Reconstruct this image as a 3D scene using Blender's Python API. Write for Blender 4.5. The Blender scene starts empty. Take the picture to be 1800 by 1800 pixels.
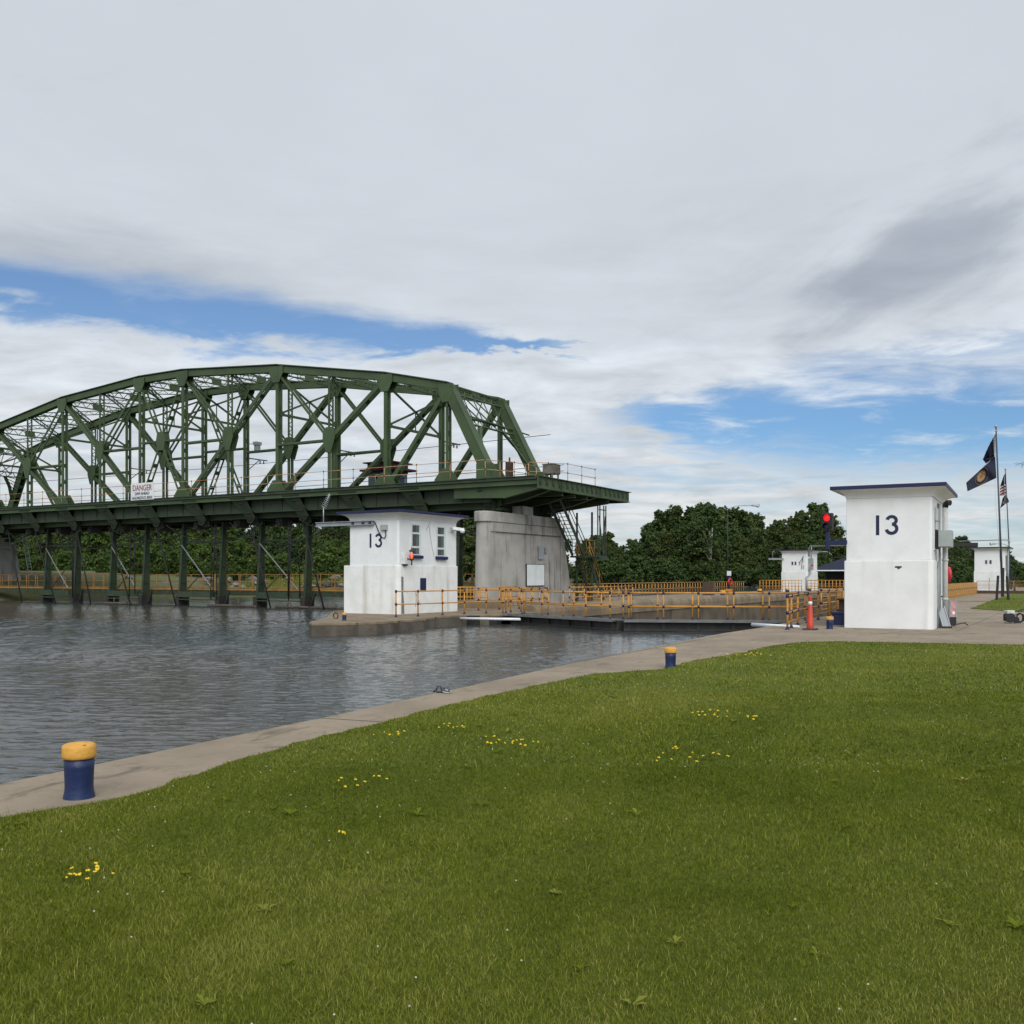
import bpy, math, random
import numpy as np
from mathutils import Vector, Matrix

R = math.radians
rnd = random.Random(13)
scene = bpy.context.scene
COL = scene.collection

# ------------------------------------------------------------------ camera, sun, sky, exposure
# world axes follow the lock: +Y along the lock chamber, +X across it, z = 0 on the lock wall
YAW = 30.65
cam_d = bpy.data.cameras.new('camera')
cam = bpy.data.objects.new('camera', cam_d)
COL.objects.link(cam)
cam.location = (0, 0, 1.7)
cam.rotation_euler = (R(90), 0, R(YAW))
cam_d.sensor_width = 36
cam_d.lens = 34.0
cam_d.shift_y = 0.0628
cam_d.clip_end = 6000
cam_d.clip_start = 0.05
scene.camera = cam

SUN_EL, SUN_AZ = 38.0, 142.0          # azimuth clockwise from +Y
sun_d = bpy.data.lights.new('sun', 'SUN')
sun_d.energy = 1.5
sun_d.angle = R(35)
sun_d.color = (1.0, 0.965, 0.9)
sun = bpy.data.objects.new('sun', sun_d)
COL.objects.link(sun)
sdir = Vector((math.sin(R(SUN_AZ)) * math.cos(R(SUN_EL)), math.cos(R(SUN_AZ)) * math.cos(R(SUN_EL)), math.sin(R(SUN_EL))))
sun.rotation_euler = sdir.to_track_quat('Z', 'Y').to_euler()

scene.view_settings.view_transform = 'Standard'
scene.view_settings.look = 'None'
scene.view_settings.exposure = 0.0
scene.view_settings.gamma = 1.0
try:
    scene.cycles.use_denoising = True
    scene.cycles.denoiser = 'OPENIMAGEDENOISE'
    scene.cycles.denoising_prefilter = 'ACCURATE'
    scene.cycles.max_bounces = 6
    scene.cycles.use_adaptive_sampling = False
    scene.cycles.transparent_max_bounces = 8
except Exception:
    pass


class NT:
    """small expression builder over a node tree"""
    def __init__(s, tree):
        s.t = tree; s.n = tree.nodes; s.l = tree.links
    def new(s, typ, **kw):
        n = s.n.new(typ)
        for k, v in kw.items(): setattr(n, k, v)
        return n
    def put(s, sock, v):
        if v is None: return
        if isinstance(v, bpy.types.NodeSocket): s.l.new(v, sock)
        elif isinstance(v, (tuple, list)):
            v = tuple(v)
            n = len(sock.default_value)
            sock.default_value = (v + (1.0,))[:n] if len(v) < n else v[:n]
        else: sock.default_value = v
    def m(s, op, a, b=None, c=None, clamp=False):
        n = s.new('ShaderNodeMath', operation=op, use_clamp=clamp)
        s.put(n.inputs[0], a)
        if b is not None: s.put(n.inputs[1], b)
        if c is not None: s.put(n.inputs[2], c)
        return n.outputs[0]
    def add(s, a, b): return s.m('ADD', a, b)
    def sub(s, a, b): return s.m('SUBTRACT', a, b)
    def mul(s, a, b): return s.m('MULTIPLY', a, b)
    def div(s, a, b): return s.m('DIVIDE', a, b)
    def smooth(s, v, lo, hi, o0=0.0, o1=1.0):
        n = s.new('ShaderNodeMapRange', interpolation_type='SMOOTHSTEP')
        s.put(n.inputs[0], v); s.put(n.inputs[1], lo); s.put(n.inputs[2], hi); s.put(n.inputs[3], o0); s.put(n.inputs[4], o1)
        return n.outputs[0]
    def lin(s, v, lo, hi, o0=0.0, o1=1.0):
        n = s.new('ShaderNodeMapRange')
        s.put(n.inputs[0], v); s.put(n.inputs[1], lo); s.put(n.inputs[2], hi); s.put(n.inputs[3], o0); s.put(n.inputs[4], o1)
        return n.outputs[0]
    def noise(s, vec, scale, detail=4.0, rough=0.55, dist=0.0):
        n = s.new('ShaderNodeTexNoise')
        if vec is not None: s.put(n.inputs['Vector'], vec)
        n.inputs['Scale'].default_value = scale; n.inputs['Detail'].default_value = detail
        n.inputs['Roughness'].default_value = rough; n.inputs['Distortion'].default_value = dist
        return n.outputs[0]
    def mix(s, f, a, b, blend='MIX'):
        n = s.new('ShaderNodeMixRGB', blend_type=blend)
        s.put(n.inputs[0], f); s.put(n.inputs[1], a); s.put(n.inputs[2], b)
        return n.outputs[0]
    def vec(s, x, y, z):
        n = s.new('ShaderNodeCombineXYZ')
        s.put(n.inputs[0], x); s.put(n.inputs[1], y); s.put(n.inputs[2], z)
        return n.outputs[0]
    def xyz(s, v):
        n = s.new('ShaderNodeSeparateXYZ'); s.put(n.inputs[0], v)
        return n.outputs[0], n.outputs[1], n.outputs[2]
    def vmul(s, v, k):
        n = s.new('ShaderNodeVectorMath', operation='MULTIPLY'); s.put(n.inputs[0], v); s.put(n.inputs[1], k)
        return n.outputs[0]


def build_world():
    w = bpy.data.worlds.new('World'); scene.world = w; w.use_nodes = True
    t = w.node_tree
    for n in list(t.nodes): t.nodes.remove(n)
    N = NT(t)
    out = N.new('ShaderNodeOutputWorld'); bg = N.new('ShaderNodeBackground')
    bg.inputs[1].default_value = 0.1
    t.links.new(bg.outputs[0], out.inputs[0])
    sky = N.new('ShaderNodeTexSky', sky_type='NISHITA')
    sky.sun_disc = False
    sky.sun_elevation = R(SUN_EL); sky.sun_rotation = R(SUN_AZ)
    sky.altitude = 100; sky.air_density = 1.0; sky.dust_density = 0.6; sky.ozone_density = 1.5
    blue = N.mix(1.0, sky.outputs[0], (0.74, 0.88, 1.04, 1), 'MULTIPLY')
    tc = N.new('ShaderNodeTexCoord')
    x, y, z = N.xyz(tc.outputs['Generated'])
    c, s_ = math.cos(R(YAW)), math.sin(R(YAW))
    # compass heading measured from the river axis the camera faces, and height above the horizon (degrees)
    X = N.add(N.mul(x, c), N.mul(y, s_)); Y = N.sub(N.mul(y, c), N.mul(x, s_))
    az = N.mul(N.m('ARCTAN2', X, Y), 57.2958)
    el = N.mul(N.m('ARCSINE', z), 57.2958)
    blue = N.mix(N.smooth(el, 13.5, 8.0), blue, N.mix(1.0, blue, (0.78, 0.89, 0.97, 1), 'MULTIPLY'))
    zz = N.add(N.m('MAXIMUM', z, 0.0), 0.13)
    P = N.vec(N.div(X, zz), N.div(Y, zz), 0.0)          # the cloud deck as a flat layer
    nbig = N.noise(P, 0.35, 3, 0.5)
    n1 = N.noise(P, 1.1, 8, 0.6, 0.25)
    n2 = N.noise(N.vmul(P, (1.0, 1.3, 1.0)), 3.2, 9, 0.60, 0.35)
    A2 = N.vec(N.mul(az, 0.06), N.mul(el, 0.30), 3.0)
    n3 = N.noise(A2, 2.0, 8, 0.60, 0.3)
    n4 = N.noise(N.vec(N.mul(az, 0.035), N.mul(el, 0.36), 9.0), 2.6, 6, 0.6, 1.0)
    under = N.smooth(N.add(el, N.mul(az, 0.045)), 14.6, 13.2)
    e = N.add(N.add(el, N.mul(N.sub(n3, 0.5), 1.7)), N.mul(N.sub(n2, 0.5), N.add(1.3, N.mul(under, 4.2))))
    a = N.add(az, N.mul(N.sub(n1, 0.5), 8.0))
    # long blue gap over the bridge, tapering to the right
    e1 = N.sub(14.75, N.mul(N.add(a, 28.0), 0.045))
    w1 = N.add(0.08, N.mul(1.55, N.m('POWER', N.lin(a, 4.5, -14.0), 0.7)))
    d1 = N.sub(e, e1)
    side = N.m('GREATER_THAN', d1, 0.0)
    r1 = N.div(N.m('ABSOLUTE', d1), w1)
    b1 = N.smooth(r1, N.add(1.15, N.mul(side, 0.35)), 0.35)
    b1 = N.mul(b1, N.smooth(az, 5.5, 1.0))
    # wide blue gap low on the right
    e2 = N.sub(8.6, N.mul(N.sub(a, 16.0), 0.05))
    w2 = N.add(0.1, N.mul(3.4, N.lin(a, 3.0, 17.0)))
    r2 = N.div(N.m('ABSOLUTE', N.sub(e, e2)), w2)
    b2 = N.mul(N.smooth(r2, 1.3, 0.2), N.smooth(az, 4.0, 9.0))
    # thin veil of blue above it
    e3 = N.add(11.7, N.mul(N.sub(a, 20.0), 0.06))
    b3 = N.mul(N.mul(N.smooth(N.div(N.m('ABSOLUTE', N.sub(e, e3)), 0.9), 1.3, 0.1), N.smooth(az, 12.0, 20.0)), 0.45)
    # pale streaks near the horizon
    b4 = N.mul(N.smooth(n4, 0.36, 0.70), N.mul(N.smooth(el, 11.0, 5.0), N.smooth(az, -10.0, 12.0, 0.30, 0.55)))
    # broken cloud elsewhere in the sky
    b5 = N.mul(N.smooth(n1, 0.55, 0.72), N.mul(N.smooth(N.m('ABSOLUTE', az), 32.0, 60.0), N.smooth(el, 50.0, 20.0)))
    B = N.m('MAXIMUM', N.m('MAXIMUM', b1, b2), N.m('MAXIMUM', N.m('MAXIMUM', b3, b4), N.mul(b5, 0.6)))
    wisp = N.smooth(n2, 0.50, 0.74)
    B = N.mul(B, N.sub(1.0, N.mul(wisp, N.smooth(az, -4.0, 10.0, 0.18, 0.5))))
    # cloud brightness
    L = N.add(0.675, N.mul(N.sub(nbig, 0.5), 0.10))
    L = N.add(L, N.mul(N.sub(n1, 0.5), 0.16))
    L = N.add(L, N.mul(N.mul(N.sub(n2, 0.5), 0.62), N.smooth(el, 16.0, 11.5)))
    L = N.add(L, N.mul(N.mul(N.sub(n3, 0.5), 0.22), N.smooth(el, 26.0, 13.0)))
    L = N.add(L, N.mul(N.smooth(el, 16.0, 11.5), 0.05))
    ks = N.noise(N.vec(N.mul(az, 0.055), N.add(N.mul(el, 0.16), N.mul(az, -0.045)), 5.0), 1.9, 9, 0.58, 0.25)
    da = N.div(N.sub(az, 22.8), 6.0); de = N.div(N.sub(N.sub(el, 17.0), N.mul(N.sub(az, 22.5), 0.30)), 3.3)
    env = N.m('EXPONENT', N.mul(N.add(N.mul(da, da), N.mul(de, de)), -1.0))
    L = N.sub(L, N.mul(N.smooth(N.add(ks, N.mul(env, 0.55)), 0.62, 1.02), 0.21))
    da = N.div(N.sub(az, 13.0), 9.0); de = N.div(N.sub(el, 17.5), 3.4)
    env = N.m('EXPONENT', N.mul(N.add(N.mul(da, da), N.mul(de, de)), -1.0))
    L = N.sub(L, N.mul(N.mul(env, N.smooth(ks, 0.3, 0.7)), 0.085))
    L = N.sub(L, N.mul(N.mul(N.smooth(d1, 0.4, 2.2), N.smooth(d1, 4.6, 2.2)), N.mul(N.smooth(az, -6.0, -24.0), 0.16)))
    # added cloud glow around the hidden sun, unseen behind the viewer, lifts the walls
    dt = N.new('ShaderNodeVectorMath', operation='DOT_PRODUCT')
    N.put(dt.inputs[0], tc.outputs['Generated']); N.put(dt.inputs[1], tuple(sdir))
    glow = N.m('POWER', N.m('MAXIMUM', dt.outputs['Value'], 0.0), 2.0)
    L = N.mul(L, N.add(1.0, N.mul(glow, 1.6)))
    L = N.mul(L, 10.0)
    warm = N.smooth(el, 14.0, 4.0)
    shade = N.smooth(L, 6.6, 3.4)
    tint = N.mix(warm, (0.925, 1.0, 1.095, 1), (0.965, 1.0, 1.02, 1))
    tint = N.mix(shade, tint, (0.90, 1.02, 1.19, 1))
    cl = N.new('ShaderNodeVectorMath', operation='SCALE')
    t.links.new(tint, cl.inputs[0]); t.links.new(L, cl.inputs['Scale'])
    col = N.mix(B, cl.outputs[0], blue)
    t.links.new(col, bg.inputs[0])

build_world()

# ------------------------------------------------------------------ picture-to-place helper (camera numbers measured from the photograph)
FPX, HZ, EYE = 1700.0, 1013.0, 1.7
CY, SY = 0.8604, 0.5097
def LXY(X, Y): return (X * CY - Y * SY, X * SY + Y * CY)
def G(px, py, z=0.0):
    Y = FPX * (EYE - z) / (py - HZ)
    return LXY((px - 900) / FPX * Y, Y)
def D(px, py, Y):
    a = LXY((px - 900) / FPX * Y, Y)
    return (a[0], a[1], EYE + (HZ - py) / FPX * Y)
def on_y(px, y):
    r = (px - 900) / FPX
    return (r * y * CY - y * SY) / (CY + r * SY)
def on_x(px, x):
    r = (px - 900) / FPX
    return (-r * x * SY - x * CY) / (SY - r * CY)

# ------------------------------------------------------------------ materials
MATS = {}
def pmat(name, c1, c2=None, scale=3.0, rough=0.7, bump=0.0, bscale=30.0, streak=None, spot=None, metallic=0.0, detail=6, spec=0.4, bdist=0.02):
    """procedural surface: two tones mixed by noise, optional vertical stains and chipped spots"""
    if name in MATS: return MATS[name]
    m = bpy.data.materials.new(name); m.use_nodes = True
    N = NT(m.node_tree)
    b = m.node_tree.nodes['Principled BSDF']
    geo = N.new('ShaderNodeNewGeometry'); pos = geo.outputs['Position']
    c2 = c2 or tuple(v * 0.75 for v in c1)
    f = N.smooth(N.noise(pos, scale, detail, 0.6), 0.35, 0.68)
    col = N.mix(f, c1 + (1,), c2 + (1,))
    if streak:
        sc, amt, scol = streak
        n = N.noise(N.vmul(pos, (sc, sc, sc * 0.06)), 1.0, 6, 0.65)
        n2 = N.noise(pos, 0.35, 3, 0.5)
        f2 = N.mul(N.smooth(N.add(n, N.mul(N.sub(n2, 0.5), 0.5)), 0.50, 0.72), amt)
        col = N.mix(f2, col, scol + (1,))
    if spot:
        sc, th, scol = spot
        f3 = N.smooth(N.noise(pos, sc, 8, 0.7), th, th + 0.03)
        col = N.mix(f3, col, scol + (1,))
    N.put(b.inputs['Base Color'], col)
    b.inputs['Roughness'].default_value = rough
    b.inputs['Metallic'].default_value = metallic
    b.inputs['Specular IOR Level'].default_value = spec
    if bump:
        bn = N.new('ShaderNodeBump'); bn.inputs['Strength'].default_value = bump; bn.inputs['Distance'].default_value = bdist
        N.put(bn.inputs['Height'], N.noise(pos, bscale, 6, 0.6))
        m.node_tree.links.new(bn.outputs[0], b.inputs['Normal'])
    MATS[name] = m
    return m

def emat(name, col, strength):
    m = bpy.data.materials.new(name); m.use_nodes = True
    b = m.node_tree.nodes['Principled BSDF']
    N = NT(m.node_tree)
    geo = N.new('ShaderNodeNewGeometry')
    c = N.mix(N.noise(geo.outputs['Position'], 20, 2), col + (1,), tuple(v * 0.85 for v in col) + (1,))
    N.put(b.inputs['Base Color'], c); N.put(b.inputs['Emission Color'], c)
    b.inputs['Emission Strength'].default_value = strength
    b.inputs['Roughness'].default_value = 0.3
    return m

def tint_mat(name, dark, mid, light, rough=0.6, trans=0.3, spec=0.25):
    """foliage: colour from a per-leaf tint number, partly translucent"""
    m = bpy.data.materials.new(name); m.use_nodes = True
    t = m.node_tree; N = NT(t)
    b = t.nodes['Principled BSDF']; out = t.nodes['Material Output']
    at = N.new('ShaderNodeAttribute', attribute_name='tint')
    rp = N.new('ShaderNodeValToRGB')
    rp.color_ramp.elements[0].color = dark + (1,); rp.color_ramp.elements[1].color = light + (1,)
    e = rp.color_ramp.elements.new(0.5); e.color = mid + (1,)
    t.links.new(at.outputs['Fac'], rp.inputs[0])
    t.links.new(rp.outputs[0], b.inputs['Base Color'])
    b.inputs['Roughness'].default_value = rough; b.inputs['Specular IOR Level'].default_value = spec
    tr = N.new('ShaderNodeBsdfTranslucent'); t.links.new(rp.outputs[0], tr.inputs[0])
    mx = N.new('ShaderNodeMixShader'); mx.inputs[0].default_value = trans
    t.links.new(b.outputs[0], mx.inputs[1]); t.links.new(tr.outputs[0], mx.inputs[2])
    t.links.new(mx.outputs[0], out.inputs[0])
    MATS[name] = m
    return m

GREEN = pmat('green bridge paint', (0.053, 0.084, 0.031), (0.038, 0.062, 0.025), 0.8, 0.55, 0.15, 6, streak=(1.2, 0.35, (0.045, 0.05, 0.03)), spot=(2.2, 0.70, (0.08, 0.10, 0.07)))
GREEND = pmat('dark green paint with wear and deck shade', (0.036, 0.055, 0.029), (0.025, 0.038, 0.021), 1.5, 0.7, 0.2, 8, streak=(1.6, 0.6, (0.050, 0.042, 0.026)))  # darker tone also paints the deck's shade onto the steel below it
BLACKST = pmat('wet black steel', (0.018, 0.018, 0.016), (0.035, 0.032, 0.028), 2.5, 0.6, 0.3, 6, streak=(2.0, 0.5, (0.06, 0.055, 0.045)))
WHITE = pmat('white painted concrete', (0.73, 0.725, 0.70), (0.67, 0.665, 0.635), 1.3, 0.75, 0.15, 7, streak=(1.2, 0.45, (0.44, 0.43, 0.37)), spot=(3.1, 0.725, (0.26, 0.24, 0.20)), bdist=0.03)
WHITEW = pmat('stained white concrete', (0.74, 0.735, 0.70), (0.66, 0.65, 0.61), 1.6, 0.75, 0.25, 6, streak=(1.5, 0.75, (0.42, 0.40, 0.33)), spot=(3.4, 0.685, (0.30, 0.27, 0.22)), bdist=0.03)
WHITEU = pmat('white painted brick', (0.73, 0.735, 0.72), (0.68, 0.685, 0.67), 2.0, 0.7, 0.08, 14, streak=(0.9, 0.28, (0.52, 0.52, 0.48)), spot=(4.3, 0.75, (0.35, 0.33, 0.30)))
NAVY = pmat('navy paint', (0.008, 0.013, 0.066), (0.007, 0.011, 0.050), 3.0, 0.45, 0.1, 20)
NAVYB = pmat('navy bollard paint', (0.006, 0.018, 0.078), (0.005, 0.014, 0.058), 5.0, 0.42, 0.25, 25, streak=(6, 0.25, (0.03, 0.035, 0.06)))
YELB = pmat('bollard cap yellow', (0.62, 0.32, 0.055), (0.52, 0.26, 0.045), 6.0, 0.6, 0.35, 30, spot=(9, 0.70, (0.30, 0.20, 0.10)))
YEL = pmat('safety yellow paint', (0.50, 0.235, 0.034), (0.40, 0.180, 0.028), 2.5, 0.5, 0.1, 20, spot=(6, 0.68, (0.28, 0.13, 0.035)))
YELD = pmat('faded yellow paint', (0.34, 0.19, 0.05), (0.25, 0.13, 0.04), 2.0, 0.6, 0.1, 20)
RUSTY = pmat('rust streaked rail paint', (0.45, 0.30, 0.14), (0.38, 0.14, 0.05), 1.2, 0.7, 0.2, 20)
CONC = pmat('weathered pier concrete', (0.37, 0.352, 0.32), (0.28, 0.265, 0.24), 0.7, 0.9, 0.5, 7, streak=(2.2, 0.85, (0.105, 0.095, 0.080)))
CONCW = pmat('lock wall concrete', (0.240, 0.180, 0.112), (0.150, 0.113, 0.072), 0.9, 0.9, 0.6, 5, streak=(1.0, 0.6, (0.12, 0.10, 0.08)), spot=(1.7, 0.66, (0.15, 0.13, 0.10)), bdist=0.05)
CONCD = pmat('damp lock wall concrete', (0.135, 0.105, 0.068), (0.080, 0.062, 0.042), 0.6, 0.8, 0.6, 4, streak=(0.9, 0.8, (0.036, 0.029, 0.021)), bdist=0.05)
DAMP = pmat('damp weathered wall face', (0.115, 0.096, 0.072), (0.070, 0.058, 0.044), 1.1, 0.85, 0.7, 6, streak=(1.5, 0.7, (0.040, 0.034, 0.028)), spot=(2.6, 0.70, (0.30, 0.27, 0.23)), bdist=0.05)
JOINT = pmat('joint filler', (0.09, 0.08, 0.065), None, 3, 0.9)
STEEL = pmat('galvanised steel', (0.42, 0.43, 0.43), (0.32, 0.33, 0.34), 3, 0.45, metallic=0.5)
GREYP = pmat('grey painted metal', (0.28, 0.30, 0.31), (0.23, 0.25, 0.26), 2, 0.5)
GREYC = pmat('grey cabinet paint', (0.33, 0.36, 0.34), (0.28, 0.31, 0.30), 2, 0.5)
DARKM = pmat('dark iron', (0.02, 0.02, 0.022), (0.035, 0.03, 0.028), 4, 0.6)
CABLE = pmat('black cable', (0.012, 0.012, 0.012), None, 4, 0.7)
GLASS = pmat('dark window glass', (0.012, 0.016, 0.018), (0.03, 0.035, 0.038), 1.2, 0.08, spec=0.6)
FRAMEW = pmat('white window frame', (0.62, 0.63, 0.62), (0.52, 0.53, 0.52), 3, 0.6)
RED = pmat('red plastic', (0.55, 0.02, 0.035), (0.45, 0.015, 0.03), 4, 0.4)
ORANGE = pmat('orange traffic plastic', (0.46, 0.04, 0.015), (0.38, 0.034, 0.013), 5, 0.5)
WHITEP = pmat('white plastic', (0.75, 0.76, 0.76), (0.66, 0.67, 0.68), 4, 0.4)
SIGNW = pmat('sign white', (0.66, 0.68, 0.68), (0.60, 0.62, 0.61), 2, 0.6, streak=(3, 0.25, (0.42, 0.44, 0.43)))
SIGNG = pmat('sign grey print', (0.30, 0.33, 0.34), None, 6, 0.7)
MAROON = pmat('maroon siding', (0.075, 0.018, 0.016), (0.05, 0.014, 0.013), 3, 0.7)
SIDING = pmat('grey blue siding', (0.10, 0.125, 0.135), (0.08, 0.10, 0.11), 3, 0.7)
RUSTB = pmat('rusty machinery', (0.085, 0.05, 0.032), (0.05, 0.033, 0.025), 5, 0.8, 0.3, 20)
BLKP = pmat('black plastic', (0.012, 0.013, 0.015), (0.02, 0.02, 0.022), 5, 0.4)
WOOD = pmat('driftwood', (0.10, 0.08, 0.06), (0.05, 0.04, 0.03), 4, 0.9, 0.4, 12)
ROCK = pmat('bank rock', (0.26, 0.22, 0.20), (0.14, 0.12, 0.11), 1.5, 0.9, 0.5, 6)
BARK = pmat('bark', (0.085, 0.070, 0.052), (0.05, 0.042, 0.033), 5, 0.9, 0.6, 14)
BARKP = pmat('pale bark', (0.30, 0.28, 0.24), (0.20, 0.19, 0.16), 3, 0.9, 0.4, 14)
NAVYL = pmat('dark navy numeral paint', (0.009, 0.016, 0.050), (0.012, 0.019, 0.050), 6, 0.6)
REDT = pmat('faded red lettering', (0.30, 0.05, 0.05), None, 6, 0.7)
BLKT = pmat('black lettering', (0.03, 0.03, 0.03), None, 6, 0.7)
PATCH = pmat('bare grey concrete', (0.22, 0.205, 0.18), (0.14, 0.13, 0.115), 6, 0.9, 0.6, 18)

def grass_ground_mat():
    m = bpy.data.materials.new('turf'); m.use_nodes = True
    N = NT(m.node_tree); b = m.node_tree.nodes['Principled BSDF']
    geo = N.new('ShaderNodeNewGeometry'); pos = geo.outputs['Position']
    f1 = N.smooth(N.noise(pos, 0.55, 6, 0.6), 0.35, 0.65)
    f2 = N.smooth(N.noise(pos, 14, 8, 0.75), 0.30, 0.70)
    f3 = N.smooth(N.noise(pos, 1.6, 6, 0.65), 0.52, 0.70)
    c = N.mix(f1, (0.115, 0.148, 0.011, 1), (0.145, 0.165, 0.015, 1))
    c = N.mix(N.mul(f3, 0.5), c, (0.135, 0.120, 0.035, 1))
    c = N.mix(N.mul(f2, 0.6), c, (0.040, 0.056, 0.008, 1))
    N.put(b.inputs['Base Color'], c); b.inputs['Roughness'].default_value = 0.85; b.inputs['Specular IOR Level'].default_value = 0.15
    bn = N.new('ShaderNodeBump'); bn.inputs['Strength'].default_value = 0.8; bn.inputs['Distance'].default_value = 0.06
    N.put(bn.inputs['Height'], N.noise(pos, 22, 8, 0.75)); m.node_tree.links.new(bn.outputs[0], b.inputs['Normal'])
    return m
TURF = grass_ground_mat()

def pavement_mat():
    m = bpy.data.materials.new('old concrete paving'); m.use_nodes = True
    N = NT(m.node_tree); b = m.node_tree.nodes['Principled BSDF']
    geo = N.new('ShaderNodeNewGeometry'); pos = geo.outputs['Position']
    f1 = N.smooth(N.noise(pos, 0.5, 7, 0.62), 0.36, 0.66)
    f2 = N.smooth(N.noise(pos, 3.0, 8, 0.68, 0.8), 0.48, 0.72)
    f3 = N.smooth(N.noise(N.vmul(pos, (2.2, 0.9, 1.0)), 1.0, 8, 0.72, 1.6), 0.54, 0.70)
    f4 = N.noise(pos, 60, 4, 0.7)
    c = N.mix(f1, (0.285, 0.226, 0.160, 1), (0.215, 0.170, 0.120, 1))
    c = N.mix(N.mul(f2, 0.65), c, (0.170, 0.135, 0.098, 1))
    c = N.mix(N.mul(f3, 0.80), c, (0.105, 0.085, 0.062, 1))
    c = N.mix(N.mul(N.smooth(f4, 0.55, 0.75), 0.35), c, (0.36, 0.33, 0.29, 1))
    N.put(b.inputs['Base Color'], c); b.inputs['Roughness'].default_value = 0.9; b.inputs['Specular IOR Level'].default_value = 0.25
    bn = N.new('ShaderNodeBump'); bn.inputs['Strength'].default_value = 0.5; bn.inputs['Distance'].default_value = 0.02
    N.put(bn.inputs['Height'], N.noise(pos, 16, 8, 0.7)); m.node_tree.links.new(bn.outputs[0], b.inputs['Normal'])
    return m
PAVE = pavement_mat()

def water_mat():
    m = bpy.data.materials.new('rippled river water'); m.use_nodes = True
    t = m.node_tree; N = NT(t); b = t.nodes['Principled BSDF']
    geo = N.new('ShaderNodeNewGeometry'); pos = geo.outputs['Position']
    f = N.smooth(N.noise(pos, 0.05, 3, 0.5), 0.4, 0.65)
    N.put(b.inputs['Base Color'], N.mix(f, (0.050, 0.058, 0.056, 1), (0.060, 0.052, 0.038, 1)))
    b.inputs['Roughness'].default_value = 0.09; b.inputs['IOR'].default_value = 1.42; b.inputs['Specular IOR Level'].default_value = 0.5
    # wind ripples: short crests across the line of sight, calmer patches between
    px_, py_, pz_ = N.xyz(pos)
    ua = N.add(N.mul(px_, 0.86), N.mul(py_, 0.51)); va = N.sub(N.mul(py_, 0.86), N.mul(px_, 0.51))     # wind blows along the long axis of the pool
    v = N.vec(N.mul(ua, 0.42), va, 0.0)
    h1 = N.noise(v, 11.0, 2, 0.6, 0.3)
    h2 = N.noise(v, 4.0, 3, 0.6, 0.3)
    bn = N.new('ShaderNodeBump'); bn.inputs['Distance'].default_value = 0.06; bn.inputs['Strength'].default_value = 0.62
    N.put(bn.inputs['Height'], N.add(N.mul(h1, 0.22), N.mul(h2, 0.55)))
    t.links.new(bn.outputs[0], b.inputs['Normal'])
    return m
WATER = water_mat()

BLADE = tint_mat('grass blade', (0.056, 0.079, 0.006), (0.145, 0.176, 0.014), (0.38, 0.34, 0.100), 0.65, 0.25, 0.05)
LEAF = tint_mat('broad leaf foliage', (0.034, 0.062, 0.013), (0.080, 0.132, 0.025), (0.145, 0.195, 0.038), 0.6, 0.25)
LEAFD = tint_mat('dark woodland foliage', (0.024, 0.044, 0.013), (0.052, 0.086, 0.020), (0.098, 0.134, 0.030), 0.6, 0.2)
LEAFO = tint_mat('olive woodland foliage', (0.030, 0.044, 0.012), (0.062, 0.086, 0.020), (0.110, 0.138, 0.030), 0.6, 0.2)
LEAFB = tint_mat('deep green foliage', (0.014, 0.030, 0.011), (0.034, 0.062, 0.018), (0.068, 0.100, 0.024), 0.6, 0.2)
LEAFY = tint_mat('yellow green foliage', (0.05, 0.085, 0.016), (0.085, 0.135, 0.024), (0.13, 0.18, 0.035), 0.6, 0.3)
FLOWER = pmat('yellow petals', (0.72, 0.52, 0.01), (0.60, 0.40, 0.01), 40, 0.6)
CLOVER = pmat('white clover heads', (0.42, 0.43, 0.33), (0.32, 0.34, 0.24), 40, 0.7)
STEM = pmat('flower stem', (0.05, 0.09, 0.02), None, 30, 0.7)

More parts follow.
